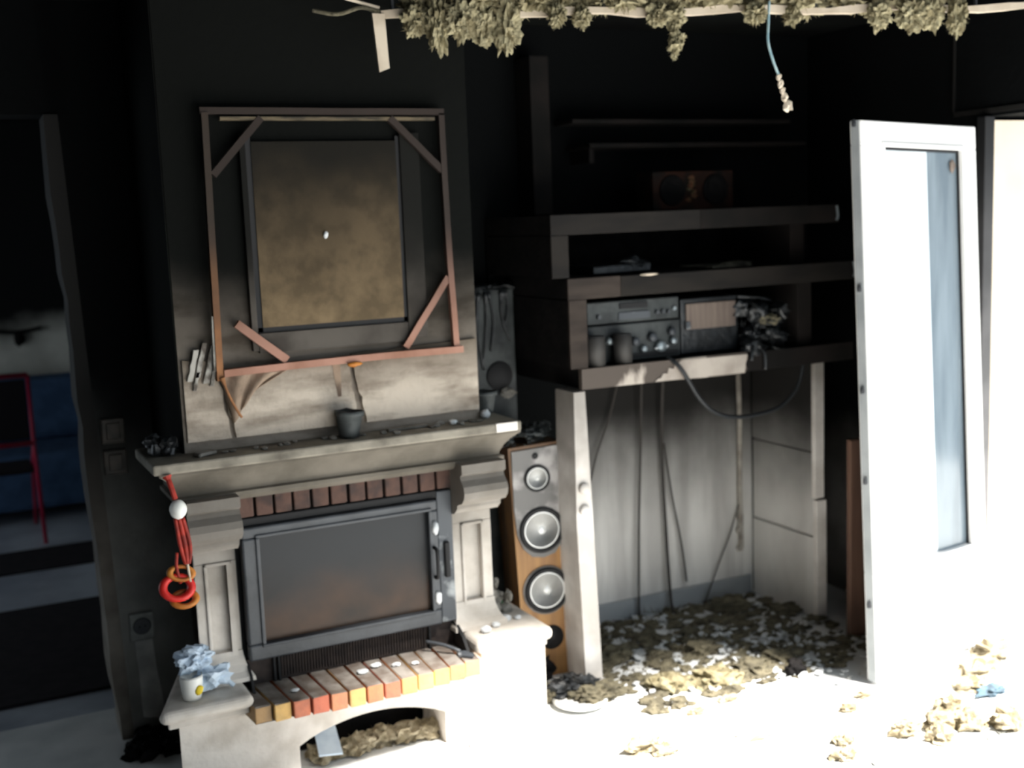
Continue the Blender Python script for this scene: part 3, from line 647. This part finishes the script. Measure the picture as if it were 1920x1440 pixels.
# tall black cabinet behind
ts = thing('burnt_speaker', 'tall burnt black speaker with melted front behind the right mantel end', 'speaker', (1.865, 3.90, 0))
MB().box(1.755, 1.978, 3.995, 4.11, 0, 1.44, bev=.006).build('cabinet', M['plastic_grey'], ts)
MB().lathe([(.0, 3.985), (.052, 3.985), (.055, 3.990), (.055, 3.996), (0, 3.996)], (1.905, 0, 1.11), 'Y', 30).build('woofer_hole', M['iron_dark'], ts, smooth=True)
mb = MB(); R = random.Random(8)
for k in range(8):
    x = 1.80 + R.uniform(0, .14); z = 1.43; L_ = R.uniform(.08, .30)
    mb.tube([(x, 3.985, z), (x + R.uniform(-.02, .02), 3.982, z - L_ * .5), (x + R.uniform(-.03, .02), 3.985, z - L_)], [R.uniform(.008, .016), R.uniform(.006, .012), .004])
for k in range(6): mb.blob((1.77 + .04 * k, 4.02 + R.uniform(-.03, .03), 1.445), (.035, .03, .012), k, 3, amp=.6)
mb.build('melted_grille', M['plastic'], ts, smooth=True)
MB().blob((1.93, 3.975, 1.045), (.028, .018, .020), 3, 3, amp=.5).build('melted_lump', M['flake_grey'], ts)

# white upright with taper
up = thing('cabinet_upright', 'scorched white upright board standing right of the veneered speaker', 'post', (2.03, 3.65, 0))
MB().rings([[(2.008, 3.58, 0), (2.078, 3.58, 0), (2.078, 3.72, 0), (2.008, 3.72, 0)], [(1.99, 3.58, .6), (2.058, 3.58, .6), (2.058, 3.72, .6), (1.99, 3.72, .6)], [(1.997, 3.585, 1.082), (2.043, 3.585, 1.082), (2.05, 3.72, 1.082), (1.997, 3.72, 1.082)]]).build('board', M['white_board'], up)
for z in (.655, .735): MB().lathe([(0, 3.565), (.018, 3.566), (.021, 3.572), (.021, 3.582), (0, 3.582)], (2.022, 0, z), 'Y', 16).build('hinge_cup', M['white_board'], up, smooth=True)

# ================================================================ WALL CABINET
wc = thing('wall_cabinet', 'soot-blackened stepped wall shelving with a blistered white bottom board', 'cabinet', (2.6, 3.85, 1.08))
def board(name, x0, x1, z0, z1, m, y=3.58):
    MB().box(x0 + .002, x1, y + .012, 4.10, z0 + .002, z1 - .002).build(name, M['char'], wc)
    return MB().box(x0, x1, y, y + .012, z0, z1, bev=.002).build('front_edging', m, wc)
board('top_board', 1.925, 2.55, 1.636, 1.706, M['shelf_dark'])
board('top_board', 2.551, 3.205, 1.636, 1.706, M['shelf_far'])
board('left_side', 1.925, 1.993, 1.488, 1.635, M['shelf_dark'])
board('middle_board', 1.985, 2.20, 1.410, 1.484, M['shelf'])
board('middle_board', 2.202, 3.285, 1.410, 1.482, M['shelf_dark'], 3.582)
board('left_side', 1.987, 2.058, 1.166, 1.409, M['shelf'])
m = MB(); top = [(2.028 + .722 * i / 14, 1.163 + .003 * noise.noise(Vector((i, 0, 3)))) for i in range(15)]
m.prism([(2.028, 1.090)] + [(2.40, 1.088), (2.60, 1.083), (2.738, 1.083), (2.752, 1.10), (2.742, 1.12), (2.755, 1.14)] + top[::-1], 3.577, 3.60, 'Y').build('front_edging', M['shelf_white'], wc)
M['shelf_pale'] = mat('pale_shelf_face', (.40, .355, .31, 1), (.30, .26, .225, 1), 10, .7)
MB().prism(ragged((2.33, 1.090), (2.735, 1.086), 4, .001, 70) + ragged((2.735, 1.086), (2.75, 1.155), 4, .006, 71) + ragged((2.75, 1.155), (2.45, 1.160), 4, .001, 72) + ragged((2.45, 1.160), (2.33, 1.090), 9, .016, 73), 3.573, 3.578, 'Y').build('pale_face', M['shelf_pale'], wc)
MB().box(2.03, 2.756, 3.60, 4.10, 1.092, 1.160).build('bottom_board', M['char'], wc)
board('bottom_board', 2.757, 3.285, 1.088, 1.160, M['shelf_far'], 3.585)
MB().box(3.03, 3.10, 3.62, 4.12, 1.163, 1.409, bev=.003).build('right_stile', M['shelf_far'], wc)
MB().box(3.03, 3.10, 3.66, 4.12, 1.484, 1.635, bev=.003).build('right_stile', M['shelf_far'], wc)
MB().box(1.93, 3.2, 4.10, 4.125, 1.09, 1.70).build('back_board', M['char'], wc)
MB().tube([(3.186, 3.572, 1.700), (3.190, 3.570, 1.660), (3.184, 3.572, 1.645)], .005).build('bracket', M['metal_knob'], wc)
MB().tube([(3.272, 3.572, 1.478), (3.278, 3.570, 1.440), (3.272, 3.572, 1.42)], .005).build('bracket', M['metal_knob'], wc)
MB().blob((2.32, 3.575, 1.482), (.035, .006, .005), 4, 2).build('blister', M['lath'], wc)
# upper wall shelves, almost lost in the soot
us = thing('upper_shelf', 'thin blackened shelf high on the sooty back wall above the cabinet', 'shelf', (2.9, 4.0, 1.95))
MB().box(2.30, 3.35, 3.94, 4.125, 1.955, 1.972, bev=.002).build('board', M['shelf_far'], us)
MB().box(2.32, 2.34, 3.98, 4.125, 1.90, 1.954).build('bracket', M['shelf_far'], us)
us2 = thing('upper_shelf', 'topmost blackened shelf rail just under the ceiling soot', 'shelf', (2.9, 4.0, 2.05))
MB().box(2.25, 3.30, 3.98, 4.125, 2.05, 2.066, bev=.002).build('board', M['shelf_far'], us2)
tag(MB().box(2.085, 2.165, 4.00, 4.125, 1.71, 2.30, bev=.003).build('wall_pilaster', M['shelf_far'], loc=(2.12, 4.06, 1.71)), 'narrow blackened upright board on the back wall above the shelving', 'board')

# radio on the cabinet
ra = thing('burnt_radio', 'rust-scorched radio with two round speakers on the top shelf board', 'radio', (2.67, 3.86, 1.707))
M['rust'] = mat('rust_scorched_metal', (.026, .010, .006, 1), (.007, .006, .005, 1), 9, .85, spec=.15, contrast=(.42, .6))
MB().box(2.49, 2.865, 3.80, 3.92, 1.708, 1.855, bev=.006).build('case', M['rust'], ra)
for x in (2.575, 2.775): MB().lathe([(.058, 3.800), (.058, 3.793), (.048, 3.791), (.044, 3.799), (.018, 3.797), (0, 3.792)], (x, 0, 1.782), 'Y', 26).build('round_speaker', M['char'], ra, smooth=True)
mb = MB()
for k in range(7): mb.blob((2.675 + random.uniform(-.03, .03), 3.797, 1.745 + k * .014), (.014, .006, .009), k, 2, amp=.6)
mb.build('melted_dial', mat('scorched_orange_dial', (.10, .035, .012, 1), (.05, .045, .02, 1), 30, .6), ra)

# things on the middle board
mb = MB(); mb.box(2.16, 2.41, 3.70, 3.90, 1.485, 1.515, bev=.006, jit=.004); mb.blob((2.34, 3.73, 1.52), (.06, .05, .018), 5, 3, amp=.5)
tag(mb.build('melted_player', M['plastic'], loc=(2.28, 3.8, 1.485)), 'melted flat disc player on the middle shelf, left part', 'player')
mb = MB(); mb.box(2.64, 2.84, 3.66, 3.85, 1.484, 1.492, bev=.003, rot=(0, 0, .1)); mb.blob((2.78, 3.68, 1.496), (.07, .03, .008), 6, 3, amp=.4)
tag(mb.build('curled_booklet', mat('ashy_paper', (.16, .15, .11, 1), (.04, .035, .03, 1), 12, .9), loc=(2.74, 3.76, 1.484)), 'curled ashy booklet on the middle shelf right of the melted player', 'booklet')

# stereo units
def unit(name, label, x0, x1, z0, z1, y):
    t = thing(name, label, 'stereo', ((x0 + x1) / 2, y + .15, z0))
    MB().box(x0, x1, y, y + .30, z0, z1, bev=.004).build('case', M['plastic_grey'], t)
    return t
t = unit('tuner_unit', 'slim melted black tuner, upper of the two stacked stereo units', 2.105, 2.500, 1.308, 1.388, 3.66)
MB().box(2.24, 2.36, 3.654, 3.662, 1.358, 1.378).build('display', M['iron_dark'], t)
mb = MB().box(2.235, 2.37, 3.655, 3.662, 1.318, 1.345, bev=.002); mb.build('button_strip', M['iron_ash'], t)
for x, z in ((2.40, 1.335), (2.425, 1.337), (2.45, 1.334), (2.475, 1.345), (2.15, 1.335)): MB().lathe([(0, 3.648), (.007, 3.648), (.008, 3.661)], (x, 0, z), 'Y', 12).build('button', M['metal_knob'] if x > 2.46 else M['iron'], t)
t = unit('amplifier_unit', 'melted black amplifier with bent knobs, lower of the two stereo units', 2.105, 2.505, 1.166, 1.302, 3.66)
for x, z, r, mm in ((2.19, 1.245, .014, 'metal_knob'), (2.30, 1.235, .016, 'iron'), (2.335, 1.205, .014, 'metal_knob'), (2.375, 1.245, .018, 'iron'), (2.41, 1.208, .022, 'metal_knob'), (2.46, 1.26, .016, 'iron'), (2.465, 1.225, .014, 'metal_knob')):
    MB().lathe([(0, 3.638), (r * .8, 3.638), (r, 3.645), (r, 3.661)], (x, 0, z), 'Y', 16).build('knob', M[mm], t, smooth=True)
MB().box(2.27, 2.49, 3.652, 3.662, 1.175, 1.19, bev=.002).build('lower_strip', M['iron_dark'], t)
MB().blob((2.41, 3.645, 1.205), (.03, .006, .007), 2, 2).build('melt_drip', M['flake'], t)
t = thing('black_monitor', 'black box with a scorched tan upper panel right of the stereo stack', 'monitor', (2.65, 3.8, 1.166))
MB().box(2.518, 2.782, 3.672, 3.95, 1.166, 1.375, bev=.005).build('case', M['plastic'], t)
MB().box(2.537, 2.765, 3.662, 3.674, 1.258, 1.356, bev=.003).build('tan_panel', M['tan'], t)
MB().box(2.532, 2.552, 3.658, 3.664, 1.26, 1.29, bev=.003).build('pale_corner', M['iron_ash'], t)
for x, r, lb in ((2.108, .038, 'left grey can standing in front of the amplifier'), (2.224, .035, 'right grey can standing in front of the amplifier')):
    c_ = thing('tin_can', lb, 'can', (x, 3.62, 1.167), 'cans in front of the stereo')
    MB().lathe([(0, 1.167), (r, 1.167), (r, 1.266), (r * .9, 1.270)], (x, 3.618, 0)).build('can_body', M['can'], c_, smooth=True)
    MB().lathe([(r * .95, 1.268), (r * .95, 1.272), (0, 1.270)], (x, 3.618, 0)).build('lid', M['iron_dark'], c_)
mb = MB(); R = random.Random(12)
for k in range(11): mb.blob((R.uniform(2.80, 2.96), 3.65 + R.uniform(-.03, .05), R.uniform(1.19, 1.33)), (R.uniform(.02, .05), .035, R.uniform(.02, .045)), k, 3, amp=.8)
mb.blob((2.80, 3.61, 1.175), (.05, .03, .04), 3, 3, amp=.6); mb.tube([(2.80, 3.60, 1.19), (2.775, 3.575, 1.17), (2.765, 3.568, 1.13)], [.02, .014, .006])
mb.tube([(2.82, 3.60, 1.18), (2.83, 3.572, 1.15), (2.83, 3.568, 1.09)], [.02, .014, .006])
mb.tube([(2.77, 3.66, 1.37), (2.86, 3.64, 1.36), (2.93, 3.66, 1.345)], .006)
mb.fibres((2.87, 3.64, 1.24), (.10, .05, .10), 60, .05, .002, 5)
tag(mb.build('melted_appliance', M['plastic'], loc=(2.87, 3.66, 1.167), smooth=True), 'glossy black melted appliance dripping over the shelf edge', 'appliance')
tag(MB().blob((2.89, 3.615, 1.275), (.045, .02, .022), 6, 3, amp=.4).build('ashy_lump', M['wool_dark'], loc=(2.89, 3.615, 1.275)), 'grey-brown ashy lump on top of the melted appliance', 'lump')

# cables
def cable(name, pts, r, label, m='cable', group=None):
    return tag(MB().tube(pts, r).build(name, M[m], loc=pts[0], smooth=True), label, 'cable', group)
cable('drooping_cable', [(2.40, 3.60, 1.175), (2.43, 3.555, 1.135), (2.517, 3.56, 1.011), (2.60, 3.57, .945), (2.70, 3.58, .918), (2.82, 3.59, .916), (2.93, 3.60, .935), (3.01, 3.60, 1.00), (3.04, 3.60, 1.09)], .008, 'thick dark cable drooping in a loop below the white shelf board')
M['cable_grey'] = mat('grey_thin_cable', (.045, .04, .036, 1), None, rough=.7)
cable('thin_cable', [(2.585, 4.06, 1.08), (2.583, 4.08, .75), (2.565, 4.08, .4), (2.548, 4.07, .02)], .005, 'leftmost of the long thin cables hanging down the niche wall', 'cable_grey', 'thin cables in the niche')
cable('thin_cable', [(2.690, 4.06, 1.08), (2.688, 4.08, .72), (2.70, 4.08, .35), (2.705, 4.06, .05), (2.70, 4.02, .008)], .0065, 'thickest straight thin cable in the middle of the niche wall', 'cable_grey', 'thin cables in the niche')
cable('thin_cable', [(2.695, 4.075, .74), (2.735, 4.08, .50), (2.775, 4.08, .30), (2.80, 4.08, .12)], .0045, 'short cable branching right off the middle one in the niche', 'cable_grey', 'thin cables in the niche')
cable('thin_cable', [(2.49, 4.08, 1.06), (2.44, 4.085, .88), (2.36, 4.08, .70), (2.30, 4.07, .45), (2.28, 4.06, .05)], .004, 'slanting thin cable at the far left of the niche by the white upright', 'cable_grey', 'thin cables in the niche')
cable('thin_cable', [(2.88, 4.06, .012), (2.97, 4.085, .16), (3.04, 4.085, .30), (3.08, 4.08, .42)], .003, 'fine cable rising towards the right corner of the niche', 'cable_grey', 'thin cables in the niche')

# ================================================================ DOOR
dr = thing('door_1', 'x', 'x', (2.880, 3.02, 0), local=True)
for k in ('label', 'category'): del dr[k]
dr['kind'] = 'structure'
dr.rotation_euler = (0, 0, .139)
W, HD = .660, 1.975
fr = MB(); frame(fr, 0, W, 0.012, HD, .118, .572, .415, 1.895, 0, .045, .004); fr.build('door_frame', M['whitepaint'], dr)
frame(MB(), .108, .582, .405, 1.905, .123, .567, .42, 1.89, -.006, .052, .003).build('glazing_bead', M['whitepaint'], dr)
frame(MB(), .121, .569, .418, 1.892, .1245, .560, .4195, 1.880, .010, .017, 0).build('gasket', M['rubber'], dr)
MB().box(.121, .3855, .018, .026, .418, 1.892).build('pane', M['doorglass'], dr)['label'] = 'glass with bright reflection painted white'
MB().box(.3858, .569, .018, .026, .418, 1.892).build('pane', M['doorglass_r'], dr)['label'] = 'glass with darker reflection painted blue-grey'
for z in (.30, .75, 1.07, 1.42, 1.965): MB().lathe([(0, -.012), (.007, -.010), (.008, 0), (.006, .012), (0, .014)], (-.006, .022, z), 'Z', 10).build('lock_stud', M['blackmetal'], dr)
MB().blob((.53, .012, 1.835), (.016, .005, .025), 3, 2).build('scorch_blister', M['tan'], dr)
MB().box(-.002, .0, .006, .039, .012, HD).build('edge_strip', M['skirt'], dr)  # grey strip over the left end face of the leaf
for o in dr.children_recursive:      # the heat-warped leaf leans towards the fireplace
    for v in o.data.vertices: v.co.x -= (.050 + .028 * v.co.x) * v.co.z; v.co.z -= .03 * max(0, v.co.x) * (v.co.z > 1.5)
MB().box(3.485, 3.534, 3.125, 3.165, 0, 2.0, bev=.003).build('door_frame_post', mat('grey_door_post', (.20, .19, .19, 1), (.13, .125, .125, 1), 6, .6, soot=(.7, 2.0), sootcol=(.012, .012, .013, 1), sn=.1))['kind'] = 'structure'
bpy.data.objects['door_frame_post'].name = 'trim_3'
struct('trim_4', box(3.512, 3.524, 2.1, 3.30, 2.012, 2.03), M['jamb'])
struct('trim_5', box(3.512, 3.521, 3.30, 3.307, 2.03, 2.42), M['jamb'])
tag(MB().box(3.125, 3.36, 3.425, 3.45, .0, .80, bev=.003).build('brown_board', M['brownpanel'], loc=(3.2, 3.44, 0)), 'brown wooden board standing upright behind the white door', 'board')

# ================================================================ LEFT WALL FITTINGS
ou = thing('wall_outlet', 'grey double wall socket low on the dark wall left of the fireplace', 'socket', (.528, 4.01, .36))
MB().box(.490, .570, 4.0, 4.016, .335, .43, bev=.006).build('plate', M['outlet'], ou)
MB().lathe([(0, 3.994), (.026, 3.994), (.030, 4.0), (0, 4.001)], (.530, 0, .385), 'Y', 24).build('socket_face', M['iron'], ou)
for x in (.521, .539): MB().lathe([(0, 3.991), (.003, 3.991), (.003, 3.995)], (x, 0, .385), 'Y', 8).build('pin_hole', M['iron_dark'], ou)
sw = thing('light_switch', 'smoke-browned double switch plate beside the dark opening', 'switch', (.49, 4.01, 1.0))
for z in (.955, 1.060):
    MB().box(.455, .530, 4.002, 4.016, z - .042, z + .042, bev=.005).build('plate', M['switch'], sw)
    MB().box(.470, .515, 3.997, 4.004, z - .028, z + .028, bev=.004).build('rocker', M['switch'], sw)
# pale washed run under the socket
struct('trim_6', MB().prism(ragged((.505, .33), (.512, .06), 5, .006, 3) + ragged((.512, .06), (.585, .04), 4, .006, 4) + ragged((.585, .04), (.562, .33), 5, .008, 5) + [(.562, .33)], 4.012, 4.0155, 'Y'), mat('washed_plaster', (.52, .52, .50, 1), (.34, .34, .33, 1), 10, .9))

# ================================================================ FAR ROOM
tag(MB().box(-1.4, .75, 4.50, 5.70, 0, .012, bev=.004).build('dark_rug', M['rug'], loc=(0, 5.1, 0)), 'dark rug on the floor of the room behind the left opening', 'rug')
tag(MB().box(-1.5, 1.2, 6.35, 6.80, 0, .010, bev=.003).build('dark_floor_band', M['rug'], loc=(0, 6.6, 0)), 'narrow dark band across the far floor, behind the dark rug', 'rug')  # flat dark band across the far floor
so = thing('blue_sofa', 'blue upholstered sofa against the far wall seen through the left opening', 'sofa', (.3, 7.9, 0))
MB().box(-.7, 1.2, 7.45, 8.15, .08, .42, bev=.04).build('seat', M['bluefab'], so)
MB().box(-.7, 1.2, 7.95, 8.18, .42, .82, bev=.05).build('backrest', M['bluefab'], so)
MB().box(1.2, 1.38, 7.42, 8.18, .08, .60, bev=.04).build('armrest', M['bluefab'], so)
MB().box(-.88, -.7, 7.42, 8.18, .08, .60, bev=.04).build('armrest', M['bluefab'], so)
for x in (-.8, 1.3):
    for y in (7.5, 8.1): MB().box(x - .03, x + .03, y - .03, y + .03, 0, .08).build('foot', M['blackfab'], so)
ch = thing('folding_chair', 'red tube folding chair with a black backrest in the far room', 'chair', (.25, 6.95, 0))
MB().box(.0, .415, 6.93, 6.95, .60, .93, bev=.008).build('backrest', M['blackfab'], ch)
for x in (-.01, .430): MB().tube([(x, 6.94, .955), (x, 6.93, .56), (x + .01, 6.88, .01)], .011, smooth=False).build('leg', M['redmetal'], ch, smooth=True)
for x in (-.01, .430): MB().tube([(x, 6.94, .56), (x, 7.2, .40), (x, 7.42, .01)], .011, smooth=False).build('leg', M['redmetal'], ch, smooth=True)
MB().tube([(-.01, 6.94, .955), (.430, 6.94, .955)], .014).build('top_rail', M['redmetal'], ch, smooth=True)
MB().tube([(-.01, 6.93, .575), (.430, 6.93, .575)], .014).build('bottom_rail', M['redmetal'], ch, smooth=True)
MB().box(-.0, .42, 6.96, 7.30, .40, .425, bev=.008).build('seat', M['blackfab'], ch)
mb = MB(); mb.blob((.48, 8.17, 1.06), (.035, .02, .05), 3, 2)
tag(mb.build('wall_hole', M['char'], loc=(.48, 8.17, 1.06)), 'dark charred blotch on the pale wall above the blue sofa', 'hole')
struct('trim_7', MB().tube([(-.2, 8.18, 1.20), (.2, 8.18, 1.14), (.45, 8.18, 1.10), (.62, 8.18, 1.12)], .012), M['char'])

# ================================================================ FLOOR DEBRIS
# mixed carpet of wool, flakes and rubble in and before the niche
R = random.Random(21)
def in_niche():
    while True:
        x = R.uniform(2.08, 3.6); y = R.uniform(3.22, 4.08)
        if x > 3.15 and y > 3.63: continue
        if x < 3.15 or R.random() < .5: return x, y
mb = MB()
for k in range(520):
    x, y = in_niche(); s_ = R.uniform(.008, .030)
    mb.blob((x, y, s_ * .25), (s_ * 1.3, s_, s_ * R.uniform(.3, .6)), k, 2, amp=.9, flat=.001); 
mb.fibres((2.6, 3.7, .02), (.5, .4, .02), 900, .03, .0014, 2)
tag(mb.build('wool_litter', M['wool_dark'], loc=(2.6, 3.7, 0)), 'brown tatters of mineral wool covering the niche floor', 'debris', kind='stuff')
mb = MB()
for k in range(260):
    x, y = in_niche(); s_ = R.uniform(.005, .016)
    if R.random() < .5: x = R.gauss(2.85, .18); y = R.gauss(3.45, .16)
    if x > 3.12 and y > 3.4: continue
    mb.box(x - s_, x + s_, y - s_ * .8, y + s_ * .8, .012, .012 + s_ * .35, rot=(R.uniform(-.4, .4), R.uniform(-.4, .4), R.uniform(0, 3)))
tag(mb.build('plaster_litter', M['flake'], loc=(2.6, 3.6, 0)), 'white plaster flakes scattered over the wool in the niche', 'debris', kind='stuff')
mb = MB()
for k in range(130):
    x = R.uniform(1.75, 3.7); y = R.uniform(2.5, 3.45); s_ = R.uniform(.004, .016)
    if y > 3.3 - .0 and x < 1.8: continue
    mb.blob((x, y, s_ * .2), (s_ * 1.2, s_, s_ * .5), k, 1, amp=.5, flat=.001)
tag(mb.build('floor_grit', M['grit'], loc=(2.4, 3.0, 0)), 'pale grit and ash strewn over the bright floor', 'debris', kind='stuff')
fc = [  # x, y, sx, sy, sz, label
    (1.895, 3.03, .060, .030, .028, 'folded wool clump lying alone at the bottom middle of the picture'),
    (1.945, 2.975, .045, .03, .022, 'smaller wool scrap just in front of the lone folded clump'),
    (2.655, 2.92, .035, .02, .016, 'small wool scrap alone on the bright floor before the door'),
    (2.78, 2.98, .035, .018, .014, 'flat wool scrap close to the lower corner of the white door'),
    (2.36, 3.20, .040, .02, .012, 'flat wool scrap at the edge of the niche litter'),
    (2.205, 3.17, .035, .02, .012, 'thin wool scrap in front of the white upright'),
    (3.14, 2.84, .060, .04, .028, 'wool clump touching a dark blue rag, right of the door foot'),
    (3.28, 2.93, .075, .05, .035, 'large pale wool clump right under the white door'),
    (3.42, 3.00, .07, .05, .045, 'wool clump heaped by the right door post'),
    (2.68, 2.69, .050, .035, .030, 'wool clump leftmost of the heap in the lower right corner'),
    (2.80, 2.66, .050, .04, .038, 'wool clump with a dark hollow in the lower right heap'),
    (2.74, 2.60, .045, .035, .032, 'wool clump in front within the lower right heap'),
    (2.90, 2.62, .060, .045, .040, 'rounded wool clump in the middle of the lower right heap'),
    (2.93, 2.74, .045, .035, .034, 'wool clump at the back of the lower right heap'),
    (3.00, 2.56, .055, .045, .042, 'tall wool clump at the right edge of the frame'),
    (2.40, 2.66, .040, .03, .022, 'thin wool clump left of the lower right heap'),
    (2.47, 2.74, .035, .025, .020, 'small scrap behind the thin clump left of the lower right heap'),
]
for k, (x, y, sx, sy, sz, lb) in enumerate(fc):
    wool((x, y, sz * .5), (sx, sy, sz), 200 + k, M['wool_floor'], lb, 'wool clumps on the bright floor', flat=.001, fib=120, sub=3)
for k, (x, y, s_, lb) in enumerate(((2.25, 3.40, .06, 'wool clump in the niche litter nearest the white upright'), (2.42, 3.34, .07, 'broad wool clump at the front of the niche litter, left part'),
        (2.60, 3.36, .06, 'wool clump at the front middle of the niche litter'), (2.75, 3.40, .055, 'wool clump behind the black lump at the niche front'), (2.95, 3.98, .07, 'dark wool heap in the right back corner of the niche'),
        (3.10, 3.80, .055, 'dark wool heap at the foot of the boarded side panel'), (2.22, 3.75, .06, 'wool heap at the left back of the niche'), (2.55, 3.62, .06, 'wool clump in the middle of the niche floor'))):
    wool((x, y, .012), (s_ * 1.3, s_, s_ * .55), 300 + k, M['wool_dark'] if k > 1 else M['wool'], lb, 'wool clumps in the niche', flat=.001, fib=120, sub=3)
for k, (x, y, lb) in enumerate(((.99, 3.50, 'leftmost wool clump in the opening under the hearth arch'), (1.10, 3.50, 'second wool clump from the left under the hearth arch'), (1.19, 3.52, 'middle wool clump under the hearth arch'), (1.27, 3.50, 'wool clump right of the middle under the hearth arch'), (1.345, 3.49, 'rightmost wool clump under the hearth arch'))):
    wool((x, y, .02), (.055, .045, .035), 400 + k, M['wool_floor'], lb, 'wool clumps under the hearth arch', flat=.001, fib=90, sub=3)
# gap between fireplace and speaker
tag(MB().lathe([(0, .004), (.07, .004), (.095, .016), (.098, .018), (.07, .010), (0, .008)], (1.90, 3.44, 0), n=30).build('dish', M['whiteplastic'], loc=(1.90, 3.44, 0), smooth=True), 'shallow white dish on the floor in front of the veneered speaker', 'dish')
mb = MB()
for k in range(5): mb.blob((1.90 + R.uniform(-.07, .08), 3.53 + R.uniform(-.03, .03), .03), (.05, .04, .03), k + 7, 3, amp=.8, flat=.001)
tag(mb.build('black_rag', M['plastic'], loc=(1.9, 3.53, 0)), 'crumpled black rag at the foot of the veneered speaker', 'rag')
wool((1.99, 3.46, .015), (.10, .05, .03), 444, M['wool_dark'], 'brown wool scrap between white dish and white upright', 'wool clumps by the speaker', flat=.001)
wool((1.83, 3.55, .015), (.05, .05, .03), 445, M['wool_dark'], 'brown wool scrap tucked between fireplace base and black rag', 'wool clumps by the speaker', flat=.001)
tag(MB().blob((1.875, 3.68, .05), (.05, .03, .05), 12, 3, amp=.7, flat=.001).build('black_lump', M['char'], loc=(1.875, 3.68, 0)), 'charred lump leaning on the lower left of the veneered speaker', 'lump')
tag(MB().blob((2.705, 3.255, .025), (.04, .03, .035), 15, 3, amp=.4, flat=.001).build('black_lump', M['char'], loc=(2.705, 3.255, 0)), 'single black charred lump at the front of the niche litter', 'lump')
tag(MB().blob((3.16, 2.77, .012), (.06, .03, .018), 16, 3, amp=.6, flat=.001).build('blue_rag', mat('blue_grey_rag', (.10, .17, .22, 1), (.05, .07, .09, 1), 20, .9), loc=(3.16, 2.77, 0)), 'dark blue rag by the wool right of the door foot', 'rag')
tag(MB().blob((2.60, 2.90, .006), (.05, .012, .006), 18, 2, amp=.4, flat=.001).build('pinkish_splinter', M['bar'], loc=(2.25, 2.95, 0)), 'thin reddish splinter lying on the bright floor', 'splinter').location = (1.92, 2.95, 0)
tag(MB().blob((1.46, 3.33, .01), (.035, .02, .012), 19, 3, amp=.4, flat=.001).build('plaster_chip', M['flake'], loc=(1.46, 3.33, 0)), 'white plaster chip on the floor below the right hearth base', 'chip')
# dark rubble at the foot of the left wall
mb = MB()
for k in range(26): mb.blob((R.uniform(.44, .66), R.uniform(3.80, 3.99), .015), (R.uniform(.015, .04),) * 2 + (.025,), k, 2, amp=.7, flat=.001)
tag(mb.build('soot_rubble', M['char'], loc=(.55, 3.9, 0)), 'black rubble along the foot of the wall left of the fireplace', 'rubble', kind='stuff')

for o in bpy.data.objects:
    if '_o' in o: del o['_o']
